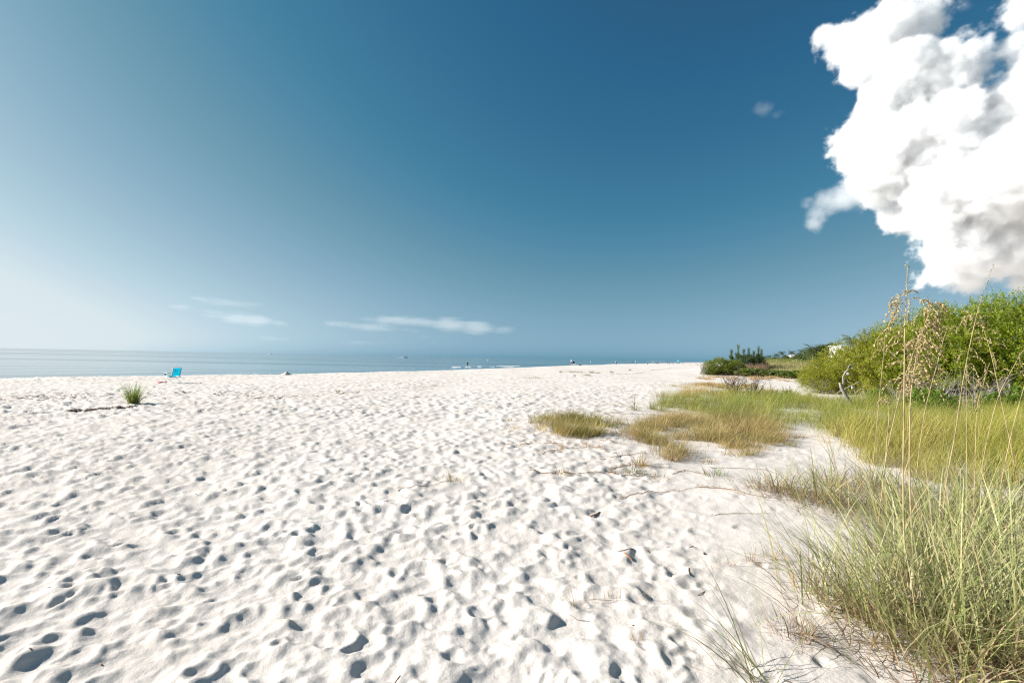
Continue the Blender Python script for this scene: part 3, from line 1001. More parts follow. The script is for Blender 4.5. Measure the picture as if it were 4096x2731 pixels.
stalk('tallest straight seed stalk with sparse seeds at the tip', [(3650, 2500), (3620, 2190), (3615, 1926), (3620, 1660), (3628, 1312), (3640, 1150), (3648, 1045)], (0.62, 0.80), -0.5, 30, 1, 0.80)
stalk('seed stalk with the fullest drooping plume, beside the tallest one', [(3665, 2470), (3652, 2200), (3640, 1930), (3643, 1640), (3658, 1500), (3690, 1350), (3740, 1215)], (0.60, 0.99), 0.5, 96, 2)
stalk('thin leaning seed stalk with little tassel hanging off it', [(3484, 1965), (3494, 1880), (3529, 1600), (3563, 1415), (3590, 1325)], (0.78, 0.86), -0.9, 5, 3)
stalk('leaning seed stalk ending in the middle of the big plume', [(3500, 2200), (3527, 1973), (3540, 1833), (3575, 1640), (3612, 1480), (3660, 1330)], (0.66, 0.97), 0.5, 22, 4)
stalk('tall leaning seed stalk, sparse tip above the shrub top', [(3752, 2220), (3764, 2136), (3783, 1926), (3813, 1740), (3842, 1513), (3876, 1312), (3905, 1174), (3938, 1064)], (0.58, 0.74), 0.3, 10, 5, 0.80)
stalk('seed stalk whose plume arches over to one side', [(4098, 2060), (4067, 1903), (4041, 1754), (4011, 1600), (3979, 1424), (3945, 1300), (3895, 1262), (3865, 1320)], (0.52, 0.98), -0.3, 26, 6)
stalk('bare leaning stalk crossing the arching one', [(3988, 2080), (4002, 1950), (4041, 1758), (4081, 1600), (4140, 1400), (4180, 1250)], (0.85, 0.99), 0.4, 7, 7)
stalk('shorter upright seed stalk with seeds down its whole length', [(3892, 2110), (3892, 2066), (3890, 1880), (3883, 1640), (3887, 1540), (3889, 1451)], (0.55, 0.97), -0.15, 13, 8)
stalk('thin upright stalk with a sparse brown head', [(3862, 2040), (3864, 1880), (3853, 1600), (3840, 1450)], (0.8, 0.98), 0.3, 5, 9)
stalk('leaning stalk with narrow feathery head against the shrub', [(3903, 2040), (3913, 1973), (3932, 1810), (3974, 1600), (4020, 1480), (4060, 1390)], (0.72, 0.98), 0.2, 9, 10)
stalk('short stalk with a drooping dark tip', [(3660, 1990), (3668, 1880), (3688, 1720), (3705, 1620), (3745, 1470), (3780, 1340), (3800, 1305)], (0.6, 0.98), 0.2, 10, 11)
stalk('shortest pale stalk with hanging tassel of seeds', [(3530, 2030), (3545, 1800), (3556, 1660), (3545, 1600), (3530, 1610)], (0.7, 0.99), -0.2, 12, 12)


# ------------------------------------------------------------------ shrubs and trees
def shoots_mesh(name, r, radii, n_sh, per, leaf_len, leaf_w, pal, wts, upness=0.7, shell=(0.72, 1.0), lump=0.16, floor=-1.0, shoot_len=0.3, spikes=0, stiff=0.55):
    """foliage: leafy shoots spread over a lumpy ellipsoid (centre at origin)"""
    pts, dirs, lens = [], [], []
    lp = r.normal(0, 1, (34, 3)); lp /= np.linalg.norm(lp, axis=1, keepdims=True)
    n = r.normal(0, 1, (n_sh * 2, 3)); n /= np.linalg.norm(n, axis=1, keepdims=True)
    bump = np.max(np.clip(n @ lp.T, 0, 1) ** 14, axis=1)
    rad = (1 - lump) + lump * 1.6 * bump
    f = r.uniform(shell[0] ** 2, shell[1] ** 2, len(n)) ** 0.5
    p = n * (rad * f)[:, None] * np.array(radii)
    k = p[:, 2] > floor
    p = p[k][:n_sh]; n = n[k][:n_sh]
    d = n * (1 - upness) + np.array([0, 0, upness]) + r.normal(0, 0.22, p.shape)
    d /= np.linalg.norm(d, axis=1, keepdims=True)
    Ls = shoot_len * r.uniform(0.6, 1.3, len(p))
    if spikes:
        i = np.argsort(-p[:, 2] / radii[2] + r.normal(0, 0.18, len(p)))[:spikes]
        Ls[i] *= r.uniform(1.5, 2.3, len(i)); d[i] = d[i] * 0.35 + np.array([0, 0, 0.75])
        d[i] /= np.linalg.norm(d[i], axis=1, keepdims=True)
    m = len(p)
    tint = palette(m, pal, wts, r, 0.12)
    a = np.cross(d, np.array([0.31, 0.87, 0.2])); a /= np.linalg.norm(a, axis=1, keepdims=True)
    b = np.cross(d, a)
    V = np.zeros((m, per, 4, 3)); C = np.zeros((m, per, 4, 3))
    for j in range(per):
        t = (j + 0.5) / per
        ph = j * 2.4 + r.uniform(0, 6.28, m)
        rdl = a * np.cos(ph)[:, None] + b * np.sin(ph)[:, None]
        ld = rdl * (1 - stiff * (0.6 + 0.5 * t)) + d * (stiff * (0.6 + 0.6 * t)) + r.normal(0, 0.12, (m, 3))
        ld /= np.linalg.norm(ld, axis=1, keepdims=True)
        wdv = np.cross(ld, rdl + d * 0.3 + r.normal(0, 0.2, (m, 3))); wdv /= np.linalg.norm(wdv, axis=1, keepdims=True) + 1e-6
        nr = np.cross(wdv, ld)
        base = p + d * (Ls * t)[:, None]
        ll = (leaf_len * r.uniform(0.7, 1.2, m) * (1.1 - 0.45 * t))[:, None]
        lw = ll * leaf_w / leaf_len
        V[:, j, 0] = base
        V[:, j, 1] = base + ld * ll * 0.58 + wdv * lw / 2 + nr * lw * 0.22
        V[:, j, 2] = base + ld * ll
        V[:, j, 3] = base + ld * ll * 0.58 - wdv * lw / 2 + nr * lw * 0.22
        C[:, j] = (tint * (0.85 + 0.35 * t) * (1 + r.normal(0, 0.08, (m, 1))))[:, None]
    q = np.arange(m * per) * 4
    fs = np.concatenate([np.stack([q, q + 1, q + 2], 1), np.stack([q, q + 2, q + 3], 1)])
    return mesh_from(name, V.reshape(-1, 3), [fs], np.clip(C.reshape(-1, 3), 0.005, 1))


def stems_mesh(name, r, base_r, top_pts, r0, col=None):
    mb = MB()
    for p in top_pts:
        b = Vector((r.normal(0, base_r), r.normal(0, base_r), -0.1))
        e = Vector(p)
        mid = b.lerp(e, 0.45) + Vector((r.normal(0, 0.15), r.normal(0, 0.15), 0.1 * e.z))
        pts = [b * (1 - t) ** 2 + mid * 2 * t * (1 - t) + e * t * t + Vector((r.normal(0, 0.02), r.normal(0, 0.02), 0)) for t in np.linspace(0, 1, 7)]
        mb.tube(pts, np.linspace(r0, r0 * 0.3, 7), 5, col)
    return mb.mesh(name)


SHR = [(0.25, 0.27, 0.015), (0.33, 0.33, 0.025), (0.16, 0.19, 0.013), (0.42, 0.39, 0.09)]
RIGHTG = [(0.23, 0.30, 0.015), (0.32, 0.37, 0.025), (0.14, 0.21, 0.012), (0.42, 0.42, 0.10)]
rr = np.random.default_rng(77)
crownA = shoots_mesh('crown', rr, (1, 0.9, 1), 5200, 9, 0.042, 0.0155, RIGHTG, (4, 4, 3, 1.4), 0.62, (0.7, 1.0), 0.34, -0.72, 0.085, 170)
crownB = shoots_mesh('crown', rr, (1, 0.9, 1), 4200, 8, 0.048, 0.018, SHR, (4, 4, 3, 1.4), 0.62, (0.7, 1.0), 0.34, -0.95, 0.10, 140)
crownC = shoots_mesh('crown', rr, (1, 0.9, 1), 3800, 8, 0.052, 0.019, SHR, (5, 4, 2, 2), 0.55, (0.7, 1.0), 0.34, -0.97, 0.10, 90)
stemA = stems_mesh('trunk', rr, 0.35, [(rr.uniform(-0.8, 0.8), rr.uniform(-0.8, 0.8), rr.uniform(0.5, 1.1)) for _ in range(34)], 0.014)
for me in (crownA, crownB, crownC):
    me.materials.append(LEAF)
stemA.materials.append(BARK)


def shrub(label, px, depth, rx, hgt, crown, rz=0, floor=0.0, mat=None, dy=0.9):
    p = on_ground(px, depth)
    e = empty('shrub', p, rz, label, 'shrub', 'shrubs along the dune')
    c = fuzz(obj('crown', crown, None, e))
    ch = (hgt - floor) / 2
    c.scale = (rx, rx * dy / 0.9, ch * 1.02)
    c.location = (0, 0, floor + ch)
    t = fuzz(obj('trunk', stemA, None, e))
    t.scale = (rx * 0.9, rx * 0.8, max(0.3, hgt * 0.6))
    return e


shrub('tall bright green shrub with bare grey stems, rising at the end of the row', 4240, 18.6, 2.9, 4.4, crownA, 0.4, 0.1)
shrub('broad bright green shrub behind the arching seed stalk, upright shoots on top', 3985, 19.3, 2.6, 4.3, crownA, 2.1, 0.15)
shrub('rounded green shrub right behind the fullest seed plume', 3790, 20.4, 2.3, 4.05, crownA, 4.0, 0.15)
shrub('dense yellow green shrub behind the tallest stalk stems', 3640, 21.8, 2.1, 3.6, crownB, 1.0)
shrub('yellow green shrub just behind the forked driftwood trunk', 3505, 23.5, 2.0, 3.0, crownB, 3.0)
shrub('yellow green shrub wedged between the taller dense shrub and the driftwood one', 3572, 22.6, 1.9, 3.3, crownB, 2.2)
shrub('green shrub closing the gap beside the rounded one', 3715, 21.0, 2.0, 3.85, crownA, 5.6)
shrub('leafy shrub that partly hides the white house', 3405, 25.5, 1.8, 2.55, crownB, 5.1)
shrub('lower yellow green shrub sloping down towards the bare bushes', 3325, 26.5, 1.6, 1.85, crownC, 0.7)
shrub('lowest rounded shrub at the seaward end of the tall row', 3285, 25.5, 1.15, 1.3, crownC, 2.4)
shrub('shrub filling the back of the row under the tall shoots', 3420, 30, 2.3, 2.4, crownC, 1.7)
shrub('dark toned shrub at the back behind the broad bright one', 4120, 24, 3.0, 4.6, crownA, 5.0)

for lab, px, dp, rx, hh in (('dense low shrub filling the shade behind the bare grey stems', 3850, 21.5, 2.2, 2.0), ('dense low shrub in the shade below the tallest shrub', 4080, 20.8, 2.2, 2.0), ('dense low shrub behind the low glossy bush', 3680, 22.5, 1.9, 1.9), ('dense low shrub at the shaded end of the row', 4290, 20.0, 2.2, 2.0), ('dense low shrub behind the small broad leaved bush', 3560, 24.0, 1.7, 1.7)):
    shrub(lab, px, dp, rx, hh, crownC, px * 0.01)
# low big-leaved shrub in front of the row
nauA = shoots_mesh('crown', rr, (0.75, 0.7, 0.42), 420, 11, 0.11, 0.042, [(0.10, 0.20, 0.015), (0.15, 0.25, 0.025), (0.22, 0.27, 0.05)], (4, 4, 2), 0.6, (0.5, 1.0), 0.2, -0.35, 0.10, 0, 0.35)
nauA.materials.append(LEAF)
for lab, px, py, sc in (('low glossy broad leaved bush at the foot of the tall stalks', 3720, 1655, 1.0), ('broad leaved bush below the bare grey stems', 3960, 1640, 0.8), ('small broad leaved bush beside the driftwood trunk', 3520, 1612, 0.7), ('dense broad leaved bush under the tallest shrub', 4130, 1650, 1.1)):
    p = gp(px, py)
    e = empty('low_bush', p, sc * 3, lab, 'bush', 'broad leaved bushes')
    c = fuzz(obj('crown', nauA, None, e)); c.scale = (sc,) * 3; c.location = (0, 0, 0.38 * sc)
    t = fuzz(obj('trunk', stemA, None, e)); t.scale = (0.5 * sc, 0.5 * sc, 0.45 * sc)

# far dark shrub, low sea-grape row and feathery young trees
dkA = shoots_mesh('crown', rr, (1, 0.8, 1), 2200, 7, 0.085, 0.04, [(0.13, 0.18, 0.015), (0.19, 0.23, 0.02), (0.27, 0.27, 0.06)], (4, 4, 2), 0.5, (0.6, 1), 0.25, -0.9, 0.14, 30)
sgA = shoots_mesh('crown', rr, (1, 0.8, 1), 900, 6, 0.17, 0.12, [(0.11, 0.18, 0.015), (0.19, 0.24, 0.04), (0.36, 0.35, 0.15), (0.06, 0.11, 0.012)], (4, 3, 2, 3), 0.4, (0.6, 1), 0.2, -0.8, 0.12, 0, 0.3)
dkA.materials.append(LEAF); sgA.materials.append(LEAF)
for lab, px, depth, rx, hh, me, rz in (
        ('dark green shrub standing where the grass meets the far sand', 2880, 57, 1.9, 1.95, dkA, 0.3),
        ('low dark shrub tapering onto the far sand', 2840, 56, 1.25, 1.05, dkA, 2.0),
        ('olive shrub between the dark shrub and the feathery young trees', 2930, 56, 1.7, 1.7, dkA, 4.0),
        ('round leaved low bush in deep green below the young trees', 2995, 54, 1.7, 0.95, sgA, 1.0),
        ('round leaved low bush with glossy pale leaves on the dune foot', 3055, 53, 1.7, 0.85, sgA, 2.6),
        ('sprawling round leaved bush in front of the grassy dune', 3115, 52, 1.7, 0.75, sgA, 0.1),
        ('round leaved bush with yellowing leaves beside a sand gap', 3170, 50, 1.6, 0.7, sgA, 3.3),
        ('round leaved bush running into the tall shrub row', 3230, 49, 1.8, 1.0, sgA, 5.0)):
    p = on_ground(px, depth)
    e = empty('shrub', p, rz, lab, 'shrub', 'far shrubs by the dune')
    c = fuzz(obj('crown', me, None, e)); c.scale = (rx, rx, hh * 0.55); c.location = (0, 0, hh * 0.46)
    t = fuzz(obj('trunk', stemA, None, e)); t.scale = (rx * 0.7, rx * 0.7, hh * 0.6)


def feathery(label, px, depth, hgt, rad, seed):
    r = np.random.default_rng(seed)
    p = on_ground(px, depth)
    e = empty('feathery_tree', p, 0, label, 'tree', 'feathery young trees')
    mb = MB()
    mb.tube([(0, 0, -0.1), (0.03, 0, hgt * 0.5), (0, 0.02, hgt)], (0.05, 0.03, 0.008), 5)
    mb.obj('trunk', TWIG, e)
    n = 2600
    nb = 26
    br = r.integers(0, nb, n)
    baz = np.arange(nb) * 2.4 + r.normal(0, 0.3, nb); bz = r.uniform(0.05, 0.85, nb); bl = rad * (1.25 - bz) * r.uniform(0.6, 1.3, nb); bel = r.uniform(0.7, 1.15, nb)
    t_ = r.random(n) ** 0.8
    leader = r.random(n) < 0.16
    az = np.where(leader, r.uniform(0, 6.28, n), baz[br] + r.normal(0, 0.35, n))
    rr_ = np.where(leader, 0.03, bl[br] * t_ * np.cos(bel[br])) + np.abs(r.normal(0, 0.05, n))
    z = np.where(leader, hgt * (0.4 + 0.6 * t_), hgt * bz[br] * 0.7 + bl[br] * t_ * np.sin(bel[br]) * 1.5)
    pos = np.stack([np.cos(az) * rr_, np.sin(az) * rr_, np.clip(z, 0.05, hgt)], 1)
    col = palette(n, [(0.10, 0.15, 0.05), (0.15, 0.20, 0.07), (0.07, 0.11, 0.035)], (4, 3, 3), r)
    V, fs, C = blades(pos, az + r.normal(0, 0.5, n), r.uniform(0.2, 0.45, n), np.full(n, 0.02), r.uniform(0.2, 0.7, n), r.uniform(-0.2, 0.6, n), 2, col, col, 0.7, r)
    fuzz(obj('crown', mesh_from('crown', V, fs, C), LEAF, e))


for i, (px, d, h_, rd, lab) in enumerate([(2926, 60, 2.9, 0.6, 'thin feathery young tree closest to the open sand'), (2953, 61, 3.4, 0.75, 'tallest feathery young tree with a pointed top'), (2975, 60, 2.9, 0.9, 'bushy feathery young tree between two pointed ones'), (2995, 61, 2.9, 0.9, 'broad feathery young tree in the middle of the clump'), (3015, 60, 2.6, 0.9, 'rounded feathery young tree in the clump'), (3034, 61, 3.1, 0.8, 'feathery young tree with a thin bent top'), (3046, 62, 2.6, 0.7, 'feathery young tree beside the grassy dune')]):
    feathery(lab, px, d, h_, rd, 500 + i)


def dune_grass(label, poly_xy, n, h0, h1, pal, wts, width):
    P = np.array(poly_xy)
    out = []
    t = 0
    while t < n:
        x = rng.uniform(P[:, 0].min(), P[:, 0].max(), n); y = rng.uniform(P[:, 1].min(), P[:, 1].max(), n)
        m = in_poly(x, y, poly_xy); out.append(np.stack([x[m], y[m]], 1)); t += m.sum()
    xy = np.concatenate(out)[:n]
    z = H(xy[:, 0], xy[:, 1]) - 0.03
    col = palette(n, pal, wts)
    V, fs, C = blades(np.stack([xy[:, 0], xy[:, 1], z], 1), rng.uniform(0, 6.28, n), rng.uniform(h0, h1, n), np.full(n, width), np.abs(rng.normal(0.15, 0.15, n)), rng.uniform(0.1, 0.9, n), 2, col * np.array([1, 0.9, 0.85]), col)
    o = obj('dune_grass', mesh_from('dune_grass', V, fs, C), BLADE)
    return tag(o, label, 'grass', None, 'stuff')


def bank(pxs):
    return [tuple(on_ground(px, d)[:2]) for px, d in pxs]


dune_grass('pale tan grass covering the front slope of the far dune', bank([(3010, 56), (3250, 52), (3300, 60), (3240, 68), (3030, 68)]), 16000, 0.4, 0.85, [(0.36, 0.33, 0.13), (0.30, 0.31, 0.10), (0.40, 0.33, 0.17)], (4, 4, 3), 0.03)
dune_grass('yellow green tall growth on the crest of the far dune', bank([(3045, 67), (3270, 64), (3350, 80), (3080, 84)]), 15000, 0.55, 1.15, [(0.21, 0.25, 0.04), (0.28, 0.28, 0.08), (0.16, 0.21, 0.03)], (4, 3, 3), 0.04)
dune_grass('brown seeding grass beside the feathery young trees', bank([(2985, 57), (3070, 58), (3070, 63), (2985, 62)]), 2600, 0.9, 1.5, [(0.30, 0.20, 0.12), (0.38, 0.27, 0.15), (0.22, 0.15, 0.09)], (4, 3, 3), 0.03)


# leafless bushes
def bare_bush(label, p, hgt, spread, n, seed, mat=TWIG, lean=(0, 0), name='bare_bush'):
    r = np.random.default_rng(seed)
    e = empty(name, p, 0, label, 'bush', 'leafless bushes')
    mb = MB()

    def grow(b, d, L, rad, lvl):
        pts = [b]
        for k in range(5):
            d = (d + Vector((r.normal(0, 0.13), r.normal(0, 0.13), r.normal(0.03, 0.08)))).normalized()
            pts.append(pts[-1] + d * L / 5)
        mb.tube(pts, np.linspace(rad, rad * 0.45, 6), 4 if lvl else 5, None, False)
        if lvl < 2:
            for _ in range(3 if lvl == 0 else 3):
                k = r.integers(2, 6)
                nd = (d + Vector((r.normal(0, 0.55), r.normal(0, 0.55), r.normal(0.1, 0.3)))).normalized()
                grow(pts[k], nd, L * r.uniform(0.4, 0.7), rad * 0.55, lvl + 1)
    for _ in range(n):
        a = r.uniform(0, 6.28); t = r.uniform(0.1, 1.0) * spread
        d = Vector((math.cos(a) * t + lean[0], math.sin(a) * t + lean[1], 1)).normalized()
        grow(Vector((r.normal(0, 0.08), r.normal(0, 0.08), -0.04)), d, hgt * r.uniform(0.55, 0.85), 0.013, 0)
    fuzz(mb.obj('branches', mat, e))
    return e


bare_bush('wide leafless brown bush with arching twigs behind the green grass', gp(2935, 1592), 1.15, 0.9, 24, 1, lean=(-0.1, 0))
bare_bush('leafless brown bush with upright twigs next to the wide one', gp(3010, 1596), 1.1, 0.6, 16, 2)
bare_bush('grey leafless bush on the sand beside the far dark shrub', gp(2812, 1505), 1.5, 0.45, 12, 3, BARK)
bare_bush('single dead twig standing in the sand by the grass tip', gp(2520, 1642), 0.42, 0.1, 1, 4, lean=(0.15, 0))
bare_bush('thin dark twigs poking up between bare bush and fan leaved plant', gp(3085, 1590), 0.8, 0.3, 2, 5)
for i, (px, py, hh, lab) in enumerate([(3600, 1640, 1.2, 'bare grey stems leaning out of the grass by the stalks'), (3780, 1640, 1.2, 'tangle of pale bare stems under the rounded shrub'), (3900, 1645, 1.25, 'pale bare stems standing under the broad shrub'), (4010, 1640, 1.2, 'grey bare stems with dry tips under the tallest shoots'), (3680, 1630, 1.1, 'crossing bare twigs behind the broad leaved bush')]):
    bare_bush(lab, gp(px, py), hh, 0.6, 8, 20 + i, BARK)

# fan-leaved plants
for i, (px, py, sc, lab) in enumerate([(3085, 1585, 0.55, 'low leafy grey green plant behind the grass'), (3150, 1588, 0.7, 'fan leaved pale green plant behind the grass')]):
    p = gp(px, py)
    r = np.random.default_rng(600 + i)
    e = empty('fan_plant', p, 0, lab, 'plant')
    n = 70
    V, fs, C = blades(np.stack([r.normal(0, 0.16, n), r.normal(0, 0.1, n), np.zeros(n)], 1), r.uniform(0, 6.28, n), r.uniform(0.3, 0.55, n) * sc / 0.6, np.full(n, 0.06), r.uniform(0.1, 0.9, n), r.uniform(0.1, 0.7, n), 4, palette(n, [(0.13, 0.17, 0.04), (0.25, 0.28, 0.10), (0.09, 0.12, 0.03)], (3, 3, 2), r), palette(n, [(0.17, 0.20, 0.06), (0.28, 0.30, 0.12)], (3, 2), r), 0.5, r)
    fuzz(obj('leaves', mesh_from('leaves', V, fs, C), LEAF, e))


# ------------------------------------------------------------------ driftwood trunk with shells, pale rock
def driftwood():
    b = gp(3425, 1632)
    d = b.y
    e = empty('driftwood_trunk', b, 0, 'weathered grey forked driftwood trunk standing upright in the grass', 'driftwood')
    P = lambda x, y: atd(x, y, d) - b
    m = MB()
    m.tube([P(3430, 1645), P(3412, 1620), P(3392, 1596), P(3377, 1572), P(3364, 1548), P(3358, 1530)], (0.085, 0.075, 0.065, 0.06, 0.05, 0.03), 9)
    m.obj('trunk', BARK, e, True)
    m = MB()
    m.tube([P(3368, 1552), P(3374, 1528), P(3372, 1508), P(3380, 1490), P(3392, 1478), P(3402, 1462)], (0.042, 0.034, 0.03, 0.028, 0.022, 0.010), 8)
    m.tube([P(3390, 1480), P(3402, 1470), P(3414, 1460)], (0.026, 0.018, 0.008), 6)
    m.tube([P(3392, 1479), P(3394, 1466), P(3404, 1452)], (0.022, 0.016, 0.006), 6)
    m.obj('branch', BARK, e, True)
    return b, d, e


db, dd_, _ = driftwood()
SHELL = plain('pale_shell', (0.70, 0.62, 0.58), 0.4, 0.1, 15)
shell = MB()
th = np.linspace(0, 2 * math.pi, 13)[:-1]
V = [[0, 0, 0.055]] + [[0.06 * math.cos(a), 0.02 * math.sin(a), 0.01 + 0.045 * math.sin(a)] for a in th] + [[0, -0.03, -0.01]]
shell.add(V, [[[0, 1 + i, 1 + (i + 1) % 12] for i in range(12)] + [[13, 1 + (i + 1) % 12, 1 + i] for i in range(12)]])
shm = shell.mesh('shell', True); shm.materials.append(SHELL)
for i, (x, y, lab) in enumerate([(3392, 1496, 'upper pinkish shell hung on the driftwood branch'), (3389, 1523, 'lower pinkish shell hung on the driftwood branch'), (3414, 1550, 'whitish shell stuck on a twig beside the driftwood')]):
    o = obj('shell', shm, None); o.location = atd(x, y, dd_ - 0.05) ; o.rotation_euler = (0.3, i * 0.8, i); o.scale = (1, 1, 1) if i < 2 else (1.3, 1.3, 1.3)
    tag(o, lab, 'shell', 'shells on the driftwood')
# twig that carries the whitish shell
m = MB(); a = gp(3436, 1625); m.tube([Vector((0, 0, -0.05)), atd(3425, 1585, a.y) - a, atd(3414, 1552, a.y) - a], (0.014, 0.011, 0.007), 5)
tag(m.obj('dead_twig', BARK, None, origin=a), 'thin grey twig leaning beside the driftwood trunk', 'twig')

ROCK = plain('pale_rock', (0.62, 0.58, 0.52), 0.9, 0.2, 8)
p = gp(3226, 1584)
r = np.random.default_rng(8)
m = MB()
nu, nv = 16, 9
V = []
for i in range(nv):
    for j in range(nu):
        a = j / nu * 2 * math.pi; b = (i / (nv - 1)) * math.pi * 0.5
        q = 1 + r.normal(0, 0.06)
        V.append([0.26 * math.cos(a) * math.cos(b) * q, 0.2 * math.sin(a) * math.cos(b) * q, 0.22 * math.sin(b) ** 0.7 * q - 0.04])
fsx = [[i * nu + j, i * nu + (j + 1) % nu, (i + 1) * nu + (j + 1) % nu, (i + 1) * nu + j] for i in range(nv - 1) for j in range(nu)]
m.add(V, [fsx])
tag(m.obj('pale_rock', ROCK, None, True, p), 'pale whitish rock in the grass before the lowest shrub', 'rock')


# ------------------------------------------------------------------ palms, far trees, house
def palm_parts(seed):
    r = np.random.default_rng(seed)
    V0, F0, C0 = [], [], []
    mb = MB()
    for k in range(26):
        az = k * 2.4 + r.normal(0, 0.15)
        el = r.uniform(-0.35, 1.25)
        L = r.uniform(2.3, 3.0)
        d = Vector((math.cos(az) * math.cos(el), math.sin(az) * math.cos(el), math.sin(el)))
        pts = [Vector((0, 0, 0))]
        for j in range(10):
            d = (d + Vector((0, 0, -0.15))).normalized()
            pts.append(pts[-1] + d * L / 10)
        col = np.array((0.07, 0.105, 0.025)) * r.uniform(0.7, 1.6)
        mb.tube(pts, np.linspace(0.035, 0.01, 11), 3, col * 1.3, False)
        n = 44
        t = np.linspace(0.12, 1, n)
        P = np.array([list(q) for q in pts])
        pos = np.stack([np.interp(t, np.linspace(0, 1, 11), P[:, c]) for c in range(3)], 1)
        side = np.where(np.arange(n) % 2 == 0, 1, -1)
        a2 = az + side * 1.05
        V, fs, C = blades(pos, a2, 0.8 * np.sin(np.clip(t * 3.0, 0.3, 2.85)) + 0.2, np.full(n, 0.17), np.full(n, 1.5), r.uniform(0.5, 1.1, n), 2, np.tile(col, (n, 1)), np.tile(col * 1.25, (n, 1)), 0.2, r)
        mb.add(V, fs, C)
    return mb.mesh('crown')


pc = [palm_parts(s) for s in (1, 2)]
for q in pc: q.materials.append(LEAF)
pt = MB(); pt.tube([(0, 0, -1), (0.05, 0, -0.5), (0, 0.02, 0)], (0.16, 0.14, 0.13), 8)
ptm = pt.mesh('trunk', True); ptm.materials.append(BARK)


def palm(label, px, py, depth, sc, k, rz):
    c = atd(px, py, depth)
    b = Vector((c.x, c.y, float(H(c.x, c.y))))
    e = empty('palm_tree', b, rz, label, 'palm tree', 'palms behind the dune')
    hgt = c.z - b.z
    o = fuzz(obj('crown', pc[k], None, e)); o.location = (0, 0, hgt); o.scale = (sc,) * 3
    t = obj('trunk', ptm, None, e); t.location = (0, 0, hgt); t.scale = (1, 1, hgt + 0.4)


for i, a in enumerate([('small far palm at the seaward end of the palm row', 3066, 1428, 430, 1.0), ('small far palm with drooping fronds, second from the seaward end', 3078, 1425, 420, 1.0), ('dark palm standing clear above the dune crest', 3106, 1420, 330, 1.2), ('palm with pale stem leaning above the dune', 3128, 1412, 330, 1.1), ('palm with a ragged crown beside the pale stemmed one', 3140, 1423, 320, 1.0),
                       ('palm crown set against open sky between two gaps', 3167, 1411, 320, 1.2), ('small palm peeping out by a distant white wall', 3188, 1420, 330, 0.9), ('palm beside the largest far palm, drooping crown', 3209, 1407, 260, 1.25), ('largest far palm with a dense tall crown', 3250, 1398, 170, 1.55), ('palm growing behind the biggest one, half hidden', 3262, 1408, 180, 1.3), ('palm crown rising out of the shrub top past the house', 3412, 1362, 140, 1.3), ('palm crown just above the white house roof', 3345, 1382, 210, 1.2)]):
    palm(a[0], a[1], a[2], a[3], a[4], i % 2, i * 1.3)

trA = shoots_mesh('crown', rr, (1, 1, 1), 900, 7, 0.16, 0.10, [(0.07, 0.10, 0.02), (0.10, 0.14, 0.03), (0.14, 0.17, 0.04)], (4, 4, 2), 0.35, (0.55, 1), 0.3, -0.9, 0.16, 20, 0.3)
trA.materials.append(LEAF)
for i, (px, top_y, depth, rad, lab) in enumerate([(3290, 1384, 180, 4.2, 'dark rounded tree beside the largest palm'), (3318, 1380, 185, 4.0, 'dark tree touching the corner of the white house'), (3268, 1398, 190, 3.6, 'dark low tree at the foot of the largest palm'), (3230, 1412, 230, 4.0, 'dark low tree below the drooping palm'), (3195, 1424, 260, 4.0, 'low tree closing the gap under the far palms'), (3150, 1426, 280, 4.0, 'low dark tree under the pale stemmed palm'), (3100, 1430, 300, 4.0, 'low dark tree below the clear standing palm'), (3070, 1434, 380, 3.0, 'low dark tree under the two smallest palms')]):
    t = atd(px, top_y, depth)
    gz = float(H(t.x, t.y))
    e = empty('tree', Vector((t.x, t.y, gz)), i, lab, 'tree', 'dark trees behind the dune')
    hg = t.z - gz
    c = fuzz(obj('crown', trA, None, e))
    hh = max(hg * 0.42, 1.2)
    c.scale = (rad, rad, hh); c.location = (0, 0, hg - hh)
    tr = obj('trunk', ptm, None, e); tr.location = (0, 0, hg - hh); tr.scale = (1.4, 1.4, hg - hh + 0.3)


def house():
    WALLM = plain('white_paint', (0.72, 0.71, 0.70), 0.7, 0.05, 2)
    DARK = plain('dark_glass', (0.03, 0.035, 0.04), 0.2, 0.1, 2)
    ROOF = plain('pale_roof', (0.55, 0.57, 0.55), 0.6, 0.06, 2)
    d = 150
    tl = atd(3364, 1381, d)
    b = Vector((tl.x, tl.y, float(H(tl.x, tl.y))))
    hg = tl.z - b.z
    e = empty('beach_house', b, R(-12), 'white beach house with flat roof half hidden behind the shrubs', 'house')
    m = MB(); m.box((4.6, 4.5, hg / 2 - 0.3), (9, 8, hg - 0.2)); wl = m.obj('wall', WALLM, e)
    for k in range(9):
        m = MB(); m.box((0.25 + k * 0.32, 0.48, hg / 2), (0.10, 0.06, hg - 0.6)); m.obj('board', WALLM, wl)
    m = MB(); m.box((4.6, 4.4, hg - 0.08), (9.6, 8.8, 0.28)); m.obj('roof', ROOF, e)
    m = MB(); m.box((4.2, 0.42, hg - 1.05), (1.9, 0.12, 1.0)); w = m.obj('window', DARK, e)
    m = MB()
    for zz in (-0.56, 0.56):
        m.box((4.2, 0.4, hg - 1.05 + zz), (2.2, 0.16, 0.12))
    for xx in (-1.03, 1.03):
        m.box((4.2 + xx, 0.4, hg - 1.05), (0.14, 0.158, 1.0))
    m.obj('window_frame', WALLM, w)
    for xx in (-0.2, 3.05):
        m = MB(); m.box((xx, -0.2, hg / 2 - 0.2), (0.28, 0.28, hg - 0.1)); m.obj('column', WALLM, e)
    return e


house()
